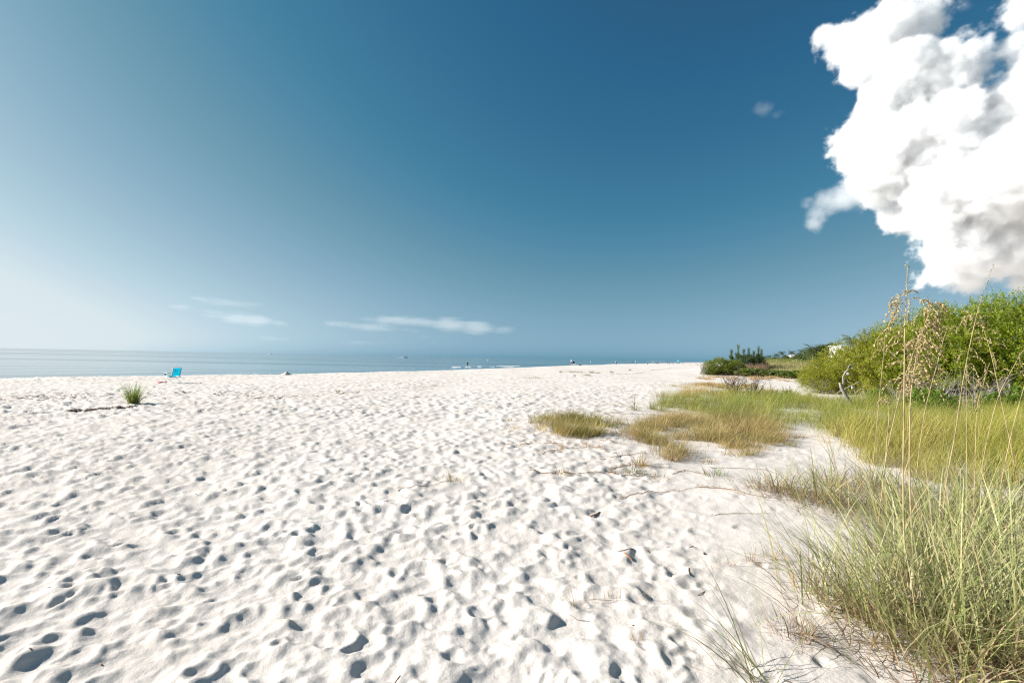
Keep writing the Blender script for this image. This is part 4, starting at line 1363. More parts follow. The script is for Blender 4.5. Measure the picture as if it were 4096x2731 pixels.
# distant white wall glimpsed between the palms
m = MB()
q = atd(3182, 1421, 420)
gz = float(H(q.x, q.y))
hz = q.z - gz
e = empty('far_house', Vector((q.x, q.y, gz)), R(-15), 'distant white house glimpsed between the far palms', 'house')
m.box((0, 5, hz / 2), (9, 8, hz)); m.obj('wall', plain('far_white', (0.7, 0.7, 0.69), 0.8, 0.05, 1), e)
m = MB(); m.box((0, 5, hz + 0.3), (10, 9, 0.6), None, 0, 0.6); m.obj('roof', plain('far_roof', (0.5, 0.48, 0.45), 0.8, 0.1, 1), e)


# ------------------------------------------------------------------ runners, twigs and wrack on the sand
def runner(name, label, pxpts, rad, leaves, seed, mat=None, cat='plant', leafcol=((0.34, 0.20, 0.08), (0.30, 0.27, 0.10)), group=None, leaf_len=0.06, lift=0.006):
    r = np.random.default_rng(seed)
    P = [gp(*p) for p in pxpts]
    pts = []
    for i in range(len(P) - 1):
        n = max(2, int((P[i + 1] - P[i]).length / 0.06))
        for k in range(n):
            q = P[i].lerp(P[i + 1], k / n)
            q = q + Vector((r.normal(0, 0.008), r.normal(0, 0.008), 0))
            q.z = top(q.x, q.y) + lift + abs(r.normal(0, 0.004))
            pts.append(q)
    q = P[-1].copy(); q.z = top(q.x, q.y) + lift; pts.append(q)
    b = pts[0].copy()
    L = [q - b for q in pts]
    e = empty(name, b, 0, label, cat, group)
    mb = MB(); mb.tube(L, np.linspace(rad, rad * 0.4, len(L)), 5)
    mb.obj('stem', mat or TWIG, e)
    if leaves:
        i = r.integers(0, len(L), leaves)
        pos = np.array([list(L[k]) for k in i])
        c = palette(leaves, leafcol, [1] * len(leafcol), r)
        V, fs, C = blades(pos, r.uniform(0, 6.28, leaves), leaf_len * r.uniform(0.5, 1.5, leaves), np.full(leaves, 0.0055), r.uniform(0.3, 1.3, leaves), r.uniform(0, 0.5, leaves), 2, c, c, 0.7, r)
        fuzz(obj('leaves', mesh_from('leaves', V, fs, C), BLADE, e))
    return e


RUN = 'dry runners creeping over the sand'
RED = plain('red_brown_stem', (0.26, 0.13, 0.06), 0.85, 0.25, 40)
runner('dry_runner', 'long dry runner with tiny tuft on trodden sand', [(1590, 1965), (1640, 1955), (1700, 1945), (1770, 1932), (1815, 1918)], 0.004, 14, 1, RED, 'runner', group=RUN)
runner('dry_runner', 'long dark stick-like runner on smooth sand', [(2477, 1987), (2540, 1976), (2600, 1967), (2662, 1962), (2720, 1960), (2790, 1945), (2860, 1945), (2920, 1965), (2980, 1990)], 0.004, 46, 2, RED, 'runner', group=RUN)
runner('dry_runner', 'reddish runner ending at the wiry brown tussock', [(2790, 1945), (2900, 1955), (3000, 1985), (3080, 2000)], 0.004, 50, 3, RED, 'runner', group=RUN)
runner('dry_runner', 'thin straight runner crossing clean sand to the brown tussock', [(2840, 1868), (2960, 1872), (3060, 1880), (3110, 1895)], 0.004, 6, 4, TWIG, 'runner', group=RUN)
runner('dry_runner', 'pale fallen stalk lying below the wiry brown tussock', [(2860, 2056), (2960, 2052), (3080, 2055)], 0.004, 3, 5, plain('straw', (0.42, 0.33, 0.2), 0.8), 'runner', group=RUN)
for i, (pts, lab, nl) in enumerate([
        ([(2060, 1780), (2150, 1775), (2240, 1770), (2300, 1780)], 'orange leafy runner below the grass island', 90),
        ([(2170, 1812), (2230, 1800), (2300, 1790), (2370, 1785), (2420, 1800)], 'orange runner with dense leaves curving below the island', 150),
        ([(2000, 1782), (2060, 1784), (2110, 1784)], 'thin bare red runner reaching out to trodden sand', 20),
        ([(2200, 1770), (2250, 1785), (2240, 1812)], 'short orange runner crossing another', 80),
        ([(2320, 1765), (2380, 1790), (2440, 1810)], 'runner with small orange leaves between island and patch', 80),
        ([(2400, 1760), (2470, 1772), (2540, 1780)], 'dry branching runner leading to the golden patch', 40),
        ([(2120, 1884), (2200, 1888), (2300, 1892), (2420, 1888), (2480, 1880)], 'long thin runner below the tufts', 40),
        ([(2400, 1836), (2460, 1828), (2540, 1815), (2600, 1812)], 'reddish runner at the foot of the golden patch', 90),
        ([(2430, 1885), (2500, 1895), (2560, 1900), (2640, 1895)], 'brown runner tangled among the low tufts', 110),
        ([(2450, 1870), (2520, 1855), (2600, 1862), (2680, 1870)], 'brown runner linking two olive tufts', 90),
        ([(2690, 1890), (2740, 1880), (2800, 1890), (2840, 1905)], 'thin runner beside the isolated tuft', 30),
        ([(2380, 1623), (2440, 1622), (2500, 1625), (2560, 1632)], 'red runner at the tip of the green field', 120),
        ([(2440, 1650), (2520, 1655), (2620, 1660), (2720, 1668)], 'brown runner mat below the upright dead twig', 160),
        ([(2460, 1675), (2540, 1680), (2620, 1676)], 'thin runner between green field and golden patch', 50),
        ([(3040, 1775), (3100, 1790), (3180, 1780)], 'dry runner at the end of the golden patch', 30),
        ([(3100, 1740), (3180, 1750), (3260, 1745), (3330, 1755)], 'straw runner on the sand gap before the field', 60)]):
    runner('dry_runner', lab, pts, 0.005, nl, 30 + i, RED, 'runner', ((0.36, 0.19, 0.06), (0.30, 0.17, 0.07), (0.32, 0.27, 0.10)), RUN, 0.085)
TW = 'twigs and bark bits on the sand'
for i, (pts, rad, lab) in enumerate([
        ([(2362, 2058), (2385, 2046), (2400, 2040)], 0.016, 'chunk of dark red brown bark on trodden sand'),
        ([(2470, 2212), (2505, 2206), (2535, 2200)], 0.006, 'thin dark twig beside the bark chunk pair'),
        ([(2495, 2230), (2515, 2240), (2535, 2248)], 0.013, 'orange brown bark strip casting a small shadow'),
        ([(2755, 2196), (2772, 2184), (2785, 2194)], 0.006, 'bent dark twig shaped like a roof on smooth sand'),
        ([(2757, 2290), (2756, 2302), (2760, 2314)], 0.008, 'short upright looking dark twig on smooth sand'),
        ([(2660, 2190), (2682, 2185)], 0.004, 'short straight twig above the dark pebble'),
        ([(2585, 2205), (2600, 2215)], 0.006, 'small dark crumb of bark between two twigs'),
        ([(2815, 2215), (2818, 2222)], 0.013, 'stubby dark brown wood peg'),
        ([(1840, 2290), (1848, 2297)], 0.006, 'tiny dark twig in a footprint'),
        ([(708, 2306), (722, 2302)], 0.006, 'small black twig on the trodden sand'),
        ([(190, 2352), (200, 2358)], 0.006, 'small reddish twig lying in a deep footprint'),
        ([(400, 2640), (412, 2645)], 0.007, 'reddish twig half buried in trodden sand'),
        ([(110, 2610), (125, 2618)], 0.006, 'short dark twig near a wide footprint'),
        ([(2000, 2395), (2012, 2400)], 0.005, 'pale brown twig on a sand ridge'),
        ([(1580, 2728), (1600, 2712)], 0.006, 'orange splinter at the trodden sand'),
        ([(1190, 2000), (1200, 1994)], 0.007, 'little brown bark fleck on trodden sand'),
        ([(780, 1975), (792, 1980)], 0.007, 'dark short twig between footprints'),
        ([(2820, 2375), (2790, 2390)], 0.004, 'thin reddish straw by the stiff leaf'),
        ([(2530, 2505), (2536, 2508)], 0.010, 'dark purplish seed on pitted sand'),
        ([(2280, 2455), (2310, 2470), (2360, 2480)], 0.003, 'thin bent straw near the curled seedling')]):
    rad *= 0.5
    P = [gnd(*p) for p in pts]
    b = P[0].copy()
    m = MB()
    Q = []
    for k in range(len(P) - 1):
        for t in (0, 0.5):
            q = P[k].lerp(P[k + 1], t)
            q.z = max(q.z, top(q.x, q.y)) + rad * 0.5
            Q.append(q - b + Vector((random.gauss(0, rad * 0.4), random.gauss(0, rad * 0.4), 0)))
    Q.append(P[-1] - b + Vector((0, 0, rad * 0.5)))
    n = len(Q)
    m.tube(Q, [rad * (0.6 + 0.5 * math.sin(2.4 * k / (n - 1) + 0.4)) for k in range(n)], 6)
    tag(m.obj('twig', RED if ('red' in lab or 'orange' in lab) else TWIG, None, origin=b), lab, 'twig', TW)


def wrack(name, label, pxpts, width, n, seed, size=0.08):
    r = np.random.default_rng(seed)
    P = [gp(*p) for p in pxpts]
    m = MB()
    for k in range(n):
        f = r.random() * (len(P) - 1); i = int(f)
        q = P[i].lerp(P[i + 1], f - i) + Vector((r.normal(0, width), r.normal(0, width), 0))
        a = r.uniform(0, 6.28); L = size * r.uniform(0.4, 1.6)
        pts = []
        for t in (-1, -0.3, 0.4, 1):
            x = q.x + math.cos(a) * t * L; y = q.y + math.sin(a) * t * L + r.normal(0, L * 0.2)
            pts.append((x, y, top(x, y) + 0.004 + abs(r.normal(0, 0.01))))
        m.tube(pts, 0.006 * r.uniform(0.6, 1.6), 3, None, True)
    o = m.obj(name, TWIG)
    return tag(o, label, 'seaweed', None, 'stuff')


wrack('dried_seaweed', 'dark brown line of dried seaweed before the lone grass clump', [(275, 1645), (340, 1640), (400, 1634), (480, 1630), (540, 1626)], 0.07, 110, 1, 0.09)
wrack('dried_seaweed', 'thin brown tide line across the middle beach', [(1024, 1592), (1120, 1590), (1340, 1573), (1420, 1566), (1600, 1553), (1760, 1542)], 0.3, 110, 2, 0.08)
wrack('dried_seaweed', 'faint dark tide line between chair and lone clump', [(0, 1594), (200, 1590), (420, 1575), (900, 1570), (1024, 1585)], 0.5, 170, 3, 0.08)
wrack('dried_seaweed', 'brown plant litter scattered beyond the low far plants', [(2440, 1495), (2560, 1493), (2640, 1478), (2700, 1470)], 0.5, 120, 4, 0.25)


# ------------------------------------------------------------------ beach chair
def beach_chair():
    b = gp(690, 1531)
    b.z = top(b.x, b.y)
    TURQ = plain('turquoise_fabric', (0.0, 0.50, 0.62), 0.7, 0.06, 30)
    tb = TURQ.node_tree; pb_ = tb.nodes['Principled BSDF']
    trn = tb.nodes.new('ShaderNodeBsdfTranslucent'); trn.inputs['Color'].default_value = (0.0, 0.60, 0.74, 1)
    mxs = tb.nodes.new('ShaderNodeMixShader'); mxs.inputs[0].default_value = 0.55
    tb.links.new(pb_.outputs[0], mxs.inputs[1]); tb.links.new(trn.outputs[0], mxs.inputs[2]); tb.links.new(mxs.outputs[0], tb.nodes['Material Output'].inputs['Surface'])
    TURQD = plain('teal_border', (0.0, 0.20, 0.27), 0.7, 0.06, 30)
    WHT = plain('white_frame', (0.78, 0.78, 0.78), 0.35, 0.03, 5)
    WOOD = plain('pale_wood', (0.62, 0.50, 0.36), 0.6, 0.12, 12)
    DK = plain('dark_plastic', (0.03, 0.03, 0.05), 0.5, 0.1, 12)
    rz = R(78)                       # chair looks out to sea; local +Y is its front
    e = empty('beach_chair', b, rz, 'turquoise folding beach chair with white frame facing the sea', 'chair')
    e.scale = (0.9, 0.9, 0.92)
    W = 0.26
    # backrest reclines towards the viewer
    def back(u, v, off=0.0):         # u across, v up the backrest
        return Vector((u, -0.20 - 0.10 * v + off * 0.9, 0.33 + 0.48 * v + off * 0.2))
    m = MB()
    for u0 in (-W, W):
        m.tube([back(u0, -0.12), back(u0, 0.5), back(u0, 1.03)], 0.013, 8)
    m.tube([back(-W, 1.03), back(-W * 0.6, 1.06), back(W * 0.6, 1.06), back(W, 1.03)], 0.013, 8)
    m.obj('back_frame', WHT, e, True)
    m = MB()
    n = 9
    V = []
    for i in range(n):
        for j in range(n):
            u0 = -W + 2 * W * j / (n - 1); v0 = 0.04 + 0.93 * i / (n - 1)
            sag = 0.02 * (1 - (u0 / W) ** 2)
            V.append(list(back(u0, v0, sag)))
    m.add(V, [grid_faces(n, n)])
    V2 = [list(Vector(v) + Vector((0, 0.006, 0.003))) for v in V]
    m.add(V2, [grid_faces(n, n)[:, ::-1]])
    fab = m.obj('back_fabric', TURQ, e, True)
    m = MB()
    for u0 in (-W * 0.93, W * 0.93):
        m = MB()
        m.add([list(back(u0 - 0.025, 0.04, -0.008)), list(back(u0 + 0.025, 0.04, -0.008)), list(back(u0 + 0.025, 0.97, -0.008)), list(back(u0 - 0.025, 0.97, -0.008))], [[[0, 1, 2, 3]]])
        m.obj('border', TURQD, fab)
    # printed wave emblem: crescent and a thin line of lettering under it
    m = MB()
    V, Fc = [], []
    n = 22
    for i in range(n):
        a = R(50) + R(260) * i / (n - 1)
        ro = 0.075; ri = 0.075 - 0.036 * math.sin(math.pi * i / (n - 1)) ** 0.8 - 0.002
        for rad in (ro, ri):
            V.append(list(back(-0.03 + rad * math.cos(a) * 1.15, 0.70 + rad * math.sin(a) * 1.7, -0.008)))
    m.add(V, [[[2 * i, 2 * i + 1, 2 * i + 3, 2 * i + 2] for i in range(n - 1)]])
    for k in range(9):
        u0 = -0.15 + k * 0.032
        m.add([list(back(u0, 0.475, -0.008)), list(back(u0 + 0.024, 0.475, -0.008)), list(back(u0 + 0.024, 0.51, -0.008)), list(back(u0, 0.51, -0.008))], [[[0, 1, 2, 3]]])
    m.add([list(back(-0.2, 0.90, -0.008)), list(back(-0.14, 0.90, -0.008)), list(back(-0.14, 0.925, -0.008)), list(back(-0.2, 0.925, -0.008))], [[[0, 1, 2, 3]]])
    m.obj('emblem', TURQD, fab)
    # seat
    m = MB()
    V = []
    for i in range(6):
        for j in range(6):
            V.append([-W + 2 * W * j / 5, -0.22 + 0.48 * i / 5, 0.30 + 0.06 * i / 5 - 0.03 * math.sin(math.pi * i / 5)])
    m.add(V, [grid_faces(6, 6)])
    m.obj('seat', TURQ, e, True)
    m = MB()
    m.tube([(-W, 0.28, 0.37), (-W, -0.24, 0.29), (W, -0.24, 0.29), (W, 0.28, 0.37), (-W, 0.28, 0.37)], 0.014, 8)
    m.obj('seat_frame', WHT, e, True)
    m = MB(); m.tube([(-W * 0.95, -0.255, 0.305), (W * 0.95, -0.255, 0.305)], 0.026, 8); m.obj('crossbar', WHT, e, True)
    for s in (-1, 1):
        m = MB(); m.tube([(s * W, 0.24, 0.36), (s * (W + 0.01), -0.10, 0.16), (s * (W + 0.01), -0.30, -0.03)], 0.011, 6); m.obj('leg', WHT, e, True)
        m = MB(); m.tube([(s * (W + 0.03), -0.12, 0.50), (s * (W + 0.03), 0.08, 0.22), (s * (W + 0.02), 0.26, -0.03)], 0.011, 6); m.obj('leg', WHT, e, True)
        m = MB(); m.box((s * (W + 0.05), 0.02, 0.52), (0.055, 0.36, 0.025)); m.obj('armrest', WOOD, e)
        m = MB(); m.box((s * (W + 0.035), -0.20, 0.31), (0.03, 0.06, 0.06)); m.obj('hinge', DK, e)
    m = MB(); m.tube([(-W + 0.02, -0.29, 0.0), (W - 0.02, -0.29, 0.0)], 0.009, 6); m.obj('foot_bar', WHT, e, True)
    m = MB(); m.tube([(-W, -0.285, 0.215), (W, -0.285, 0.215)], 0.006, 5); m.obj('brace', WHT, e, True)
    m = MB(); m.tube([(-W - 0.12, 0.1, 0.40), (-W - 0.12, 0.1, 0.50)], (0.04, 0.045), 10); m.obj('cup_holder', TURQD, e, True)
    return e


beach_chair()
# red strap on the sand beside the chair
m = MB()
for pts in ([(630, 1526), (640, 1528), (650, 1530), (664, 1527)], [(634, 1531), (645, 1529), (655, 1529.5), (661, 1530.5)]):
    P = []
    for q in pts:
        g = gp(*q); g.z = top(g.x, g.y) + 0.02; P.append(g)
    if m.n == 0: b0 = P[0].copy()
    m.tube([q - b0 for q in P], (0.022, 0.03, 0.03, 0.018), 6)
tag(m.obj('red_strap', plain('red_fabric', (0.62, 0.05, 0.05), 0.7, 0.1, 10), None, True, b0), 'crumpled red strap lying on the sand beside the turquoise chair', 'strap')
# heap of sand near the crest
p = gp(1145, 1499)
m = MB(); r = np.random.default_rng(9)
nu, nv = 28, 12
V = []
ph = r.uniform(0, 6, 6)
for i in range(nv):
    for j in range(nu):
        a = j / nu * 2 * math.pi; f = i / (nv - 1)
        w = 1 + 0.22 * math.sin(2 * a + ph[0]) + 0.12 * math.sin(5 * a + ph[1]) + r.normal(0, 0.03)
        V.append([0.55 * (1 - f) * w, 0, 0]); V[-1] = [0.48 * (1 - f) * w * math.cos(a) + 0.04 * f, 0.4 * (1 - f) * w * math.sin(a), 0.30 * f ** 1.15 * (1 + r.normal(0, 0.05)) - 0.03]
m.add(V, [[[i * nu + j, i * nu + (j + 1) % nu, (i + 1) * nu + (j + 1) % nu, (i + 1) * nu + j] for i in range(nv - 1) for j in range(nu)]])
tag(m.obj('sand_heap', SAND, None, False, p), 'small pointed heap of sand by the waterline', 'sand heap')


# ------------------------------------------------------------------ people
SKIN = plain('skin', (0.42, 0.27, 0.19), 0.6, 0.06, 10)
HAIR = plain('dark_hair', (0.03, 0.022, 0.018), 0.7, 0.2, 20)


def person(label, p, pose, shirt, shorts, hair, rz=0, scale=1.0, cap=None):
    """pose: dict of joint positions (x right, y forward, z up; 1.75 m tall)"""
    J = dict(pelvis=(0, 0, 0.93), belly=(0, 0, 1.12), chest=(0, 0, 1.34), neck=(0, 0.01, 1.50), head=(0, 0.02, 1.60), crown=(0, 0.02, 1.70),
             shl=(-0.19, 0, 1.41), ell=(-0.25, -0.02, 1.13), wrl=(-0.25, 0.06, 0.90), hal=(-0.25, 0.09, 0.81), shr=(0.19, 0, 1.41), elr=(0.25, -0.02, 1.13), wrr=(0.25, 0.06, 0.90), har=(0.25, 0.09, 0.81),
             hil=(-0.10, 0, 0.90), knl=(-0.11, 0.02, 0.49), anl=(-0.11, -0.02, 0.09), tol=(-0.12, 0.13, 0.03), hir=(0.10, 0, 0.90), knr=(0.11, 0.02, 0.49), anr=(0.11, -0.02, 0.09), tor=(0.12, 0.13, 0.03))
    J.update(pose)
    rad = dict(pelvis=0.15, belly=0.135, chest=0.155, neck=0.06, head=0.095, crown=0.085, shl=0.075, ell=0.048, wrl=0.033, hal=0.035, shr=0.075, elr=0.048, wrr=0.033, har=0.035, hil=0.095, knl=0.063, anl=0.042, tol=0.038, hir=0.095, knr=0.063, anr=0.042, tor=0.038)
    E = [('pelvis', 'belly'), ('belly', 'chest'), ('chest', 'neck'), ('neck', 'head'), ('head', 'crown'), ('chest', 'shl'), ('shl', 'ell'), ('ell', 'wrl'), ('wrl', 'hal'), ('chest', 'shr'), ('shr', 'elr'), ('elr', 'wrr'), ('wrr', 'har'), ('pelvis', 'hil'), ('hil', 'knl'), ('knl', 'anl'), ('anl', 'tol'), ('pelvis', 'hir'), ('hir', 'knr'), ('knr', 'anr'), ('anr', 'tor')]
    names = list(J)
    me = bpy.data.meshes.new('body')
    me.from_pydata([J[k] for k in names], [(names.index(a), names.index(b)) for a, b in E], [])
    o = bpy.data.objects.new('tmp', me); COL.objects.link(o)
    o.modifiers.new('Skin', 'SKIN')
    sv = o.data.skin_vertices[0].data
    for i, k in enumerate(names):
        fl = 0.72 if k in ('pelvis', 'belly', 'chest') else 1.0
        sv[i].radius = (rad[k], rad[k] * fl)
        sv[i].use_root = (k == 'pelvis')
    sub = o.modifiers.new('Sub', 'SUBSURF'); sub.levels = 1; sub.render_levels = 1
    dg = bpy.context.evaluated_depsgraph_get(); dg.update()
    bm_ = bpy.data.meshes.new_from_object(o.evaluated_get(dg)); bm_.name = 'person'
    bpy.data.objects.remove(o)
    # clothing by nearest bone joint
    keys = np.array([J[k] for k in names]); cen = np.zeros(len(bm_.polygons) * 3); bm_.polygons.foreach_get('center', cen); cen = cen.reshape(-1, 3)
    near_ = np.argmin(((cen[:, None] - keys[None]) ** 2).sum(2), axis=1)
    SM = plain('shirt', shirt, 0.8, 0.08, 10); TM = plain('shorts', shorts, 0.8, 0.08, 10); HM = plain('hair', hair, 0.7, 0.1, 10)
    for mm in (SKIN, SM, TM, HM): bm_.materials.append(mm)
    cl = {'chest': 1, 'belly': 1, 'shl': 1, 'shr': 1, 'ell': 1, 'elr': 1, 'pelvis': 2, 'hil': 2, 'hir': 2, 'knl': 2, 'knr': 2, 'crown': 3}
    bm_.polygons.foreach_set('material_index', np.array([cl.get(names[k], 0) for k in near_], np.int32))
    bm_.polygons.foreach_set('use_smooth', np.ones(len(bm_.polygons), bool))
    q = obj('person', bm_, None)
    q.location = p; q.rotation_euler = (0, 0, rz); q.scale = (scale,) * 3
    return tag(q, label, 'person')


seat_pose = dict(pelvis=(0, 0, 0.22), belly=(0, -0.03, 0.40), chest=(0, -0.06, 0.62), neck=(0, -0.05, 0.78), head=(0, -0.03, 0.88), crown=(0, -0.03, 0.98), shl=(-0.19, -0.06, 0.69), ell=(-0.27, 0.05, 0.45), wrl=(-0.22, 0.24, 0.40), hal=(-0.2, 0.3, 0.38), shr=(0.19, -0.06, 0.69), elr=(0.27, 0.05, 0.45), wrr=(0.22, 0.24, 0.40), har=(0.2, 0.3, 0.38),
                 hil=(-0.1, 0.04, 0.2), knl=(-0.13, 0.40, 0.38), anl=(-0.12, 0.72, 0.08), tol=(-0.12, 0.84, 0.10), hir=(0.1, 0.04, 0.2), knr=(0.13, 0.40, 0.38), anr=(0.12, 0.72, 0.08), tor=(0.12, 0.84, 0.10))
walk = dict(knl=(-0.1, 0.16, 0.5), anl=(-0.1, 0.2, 0.10), tol=(-0.1, 0.34, 0.05), knr=(0.1, 0.0, 0.5), anr=(0.1, -0.3, 0.14), tor=(0.1, -0.22, 0.04), wrr=(0.27, 0.14, 0.93), har=(0.27, 0.18, 0.85))
bend_p = dict(belly=(0, 0.08, 1.08), chest=(0, 0.28, 1.18), neck=(0, 0.42, 1.18), head=(0, 0.50, 1.16), crown=(0, 0.58, 1.18), shl=(-0.19, 0.32, 1.16), ell=(-0.2, 0.38, 0.88), wrl=(-0.15, 0.44, 0.68), hal=(-0.13, 0.46, 0.60), shr=(0.19, 0.32, 1.16), elr=(0.2, 0.38, 0.88), wrr=(0.15, 0.44, 0.68), har=(0.13, 0.46, 0.60))
hold = dict(ell=(-0.29, 0.0, 1.16), wrl=(-0.16, 0.22, 1.12), hal=(-0.08, 0.26, 1.14), elr=(0.29, 0.0, 1.16), wrr=(0.16, 0.22, 1.12), har=(0.08, 0.26, 1.14))

w = atd(1870.5, 1464, 157); w.z = WATER - 0.32
person('person wading shin deep in dark shorts and grey patterned top', w, hold, (0.10, 0.11, 0.13), (0.006, 0.007, 0.012), (0.01, 0.01, 0.012), R(20))


def beach_spot(px, depth, sink=0.0):
    q = atd(px, 1450, depth)
    return Vector((q.x, q.y, float(H(q.x, q.y)) - sink))


pb = beach_spot(2285, 126)
person('person in pale blue shirt and dark red shorts walking along the crest', pb, walk, (0.45, 0.52, 0.62), (0.20, 0.015, 0.03), (0.62, 0.58, 0.52), R(-75))
# folded dark chair carried by the walker
m = MB()
m.box((0, 0, 0), (0.55, 0.12, 0.62), None, 0, 0.9)
cc = m.obj('folded_chair', plain('navy_canvas', (0.02, 0.03, 0.09), 0.8, 0.1, 8), None)
cc.location = pb + Vector((0.62, -0.1, 0.80)); cc.rotation_euler = (0, R(28), R(10))
m = MB(); m.tube([(-0.28, 0.08, -0.35), (0.28, 0.08, 0.35)], 0.02, 6); m.tube([(0.28, -0.08, -0.35), (-0.28, -0.08, 0.35)], 0.02, 6)
m.obj('frame', plain('navy_frame', (0.05, 0.06, 0.12), 0.4, 0.1, 8), cc)
tag(cc, 'folded navy canvas chair carried by the walker', 'chair')
# dark bag on the sand
p = beach_spot(2320.5, 122)
m = MB(); V = []
for i in range(7):
    for j in range(14):
        a = j / 14 * 6.283; f = i / 6
        V.append([0.36 * math.cos(a) * math.sqrt(1 - f * f * 0.96), 0.24 * math.sin(a) * math.sqrt(1 - f * f * 0.96), 0.26 * f - 0.02])
m.add(V, [[[i * 14 + j, i * 14 + (j + 1) % 14, (i + 1) * 14 + (j + 1) % 14, (i + 1) * 14 + j] for i in range(6) for j in range(14)], ])
e = empty('duffel_bag', p, 0, 'black duffel bag lying on the sand beyond the gulls', 'bag')
m.obj('body', plain('black_fabric', (0.012, 0.011, 0.014), 0.8, 0.1, 8), e, True)
m = MB(); m.tube([(-0.15, 0, 0.2), (-0.1, 0, 0.31), (0.1, 0, 0.31), (0.15, 0, 0.2)], 0.015, 5); m.obj('handle', plain('black_strap', (0.02, 0.02, 0.02), 0.7), e)


# gulls
def gull_mesh():
    mb = MB()
    n = 12
    P = [(0.0, -0.26, 0.20), (0, -0.18, 0.21), (0, -0.05, 0.22), (0, 0.08, 0.25), (0, 0.14, 0.31), (0, 0.16, 0.36), (0, 0.20, 0.38), (0, 0.235, 0.375), (0, 0.29, 0.365)]
    rd = (0.012, 0.045, 0.082, 0.078, 0.05, 0.042, 0.043, 0.02, 0.004)
    mb.tube(P, rd, 10, np.array([(0.03, 0.03, 0.03), (0.45, 0.46, 0.48), (0.6, 0.6, 0.62), (0.8, 0.8, 0.8), (0.8, 0.8, 0.8), (0.78, 0.78, 0.78), (0.7, 0.7, 0.7), (0.5, 0.35, 0.05), (0.4, 0.25, 0.03)]))
    for s in (-1, 1):
        mb.tube([(s * 0.035, 0, 0.16), (s * 0.04, -0.01, 0.08), (s * 0.04, 0.01, -0.005)], 0.008, 5, (0.45, 0.3, 0.08))
        mb.tube([(s * 0.04, 0.0, 0.0), (s * 0.04, 0.06, 0.0)], 0.008, 4, (0.45, 0.3, 0.08))
    return mb.mesh('gull', True)


gm = gull_mesh(); gm.materials.append(vcol('gull_feathers', 0.7))
for i, (px, d, rz, lab) in enumerate([(2289, 121, 1.5, 'gull standing just before the feet of the walker'), (2293, 123, 4.6, 'gull standing beside the walker, head lowered'), (2298, 122, 1.2, 'gull between the walker and the black bag'), (2302, 124, 4.9, 'gull standing closest to the black bag')]):
    o = obj('gull', gm, None); o.location = beach_spot(px, d); o.rotation_euler = (0, 0, rz); o.scale = (1.15,) * 3
    tag(o, lab, 'gull', 'gulls around the walker')

# people far along the beach
far_people = [(2465, 165, bend_p, (0.6, 0.58, 0.55), (0.03, 0.03, 0.05), 'person bending down at the waterline beyond the black bag'),
              (2528, 215, {}, (0.12, 0.2, 0.2), (0.03, 0.05, 0.06), 'person in dark teal standing at the waterline'),
              (2543, 190, {}, (0.50, 0.48, 0.47), (0.05, 0.06, 0.09), 'person in light top standing beside the one in dark teal'),
              (2613, 270, {}, (0.45, 0.4, 0.38), (0.06, 0.09, 0.14), 'person standing alone beyond the pair at the waterline'),
              (2642, 330, walk, (0.5, 0.42, 0.38), (0.3, 0.22, 0.18), 'person walking far off near the small dark bag'),
              (2670.5, 260, {}, (0.06, 0.07, 0.10), (0.1, 0.1, 0.12), 'dark clothed person standing beside the seated one'),
              (2677, 260, seat_pose, (0.6, 0.58, 0.56), (0.04, 0.05, 0.09), 'seated person next to the dark clothed one'),
              (2690, 280, seat_pose, (0.10, 0.12, 0.16), (0.08, 0.1, 0.14), 'person sitting on the sand halfway to the parasol'),
              (2708, 300, seat_pose, (0.07, 0.09, 0.13), (0.02, 0.03, 0.05), 'person sitting in the shade of the parasol'),
              (2717, 300, seat_pose, (0.02, 0.03, 0.05), (0.02, 0.03, 0.05), 'person in black sitting under the parasol'),
              (2731, 330, seat_pose, (0.3, 0.3, 0.33), (0.05, 0.05, 0.08), 'person sitting beyond the parasol, grey top'),
              (2737, 340, {}, (0.07, 0.08, 0.1), (0.05, 0.06, 0.08), 'dark figure standing beyond the parasol'),
              (2774, 400, seat_pose, (0.7, 0.66, 0.66), (0.5, 0.45, 0.45), 'pale clothed person sitting farthest off on the sand'),
              (2847, 420, walk, (0.10, 0.12, 0.1), (0.07, 0.08, 0.07), 'dark figure walking far off near the dark shrub')]
for i, (px, d, pose, sh, sr, lab) in enumerate(far_people):
    q = beach_spot(px, d)
    # stay on the dry sand side of the crest
    q.x = max(q.x, float(crest_x(q.y)) + 0.2); q.z = float(H(q.x, q.y))
    tag(person(lab, q, pose, sh, sr, (0.03, 0.025, 0.02), R(40 * i)), None, None, 'people far along the beach')


def small_bag(px, d, col, lab):
    q = beach_spot(px, d); q.x = max(q.x, float(crest_x(q.y)) + 0.3); q.z = float(H(q.x, q.y))
    e = empty('beach_bag', q, 0.4, lab, 'bag')
    m = MB(); m.box((0, 0, 0.20), (0.7, 0.4, 0.44), None, 0, 0.8); m.obj('body', plain('bag_fabric', col, 0.8), e)
    m = MB(); m.tube([(-0.2, 0, 0.40), (-0.12, 0, 0.58), (0.12, 0, 0.58), (0.2, 0, 0.40)], 0.02, 5); m.obj('handle', plain('bag_handle', [c * 0.6 for c in col], 0.8), e)


small_bag(2588, 200, (0.55, 0.53, 0.5), 'pale beach bag on the crest before the lone far person')
small_bag(2629, 280, (0.03, 0.03, 0.05), 'small dark bag on the crest near the far walker')
small_bag(2784, 380, (0.04, 0.04, 0.06), 'small dark bag beyond the pale clothed sitter')
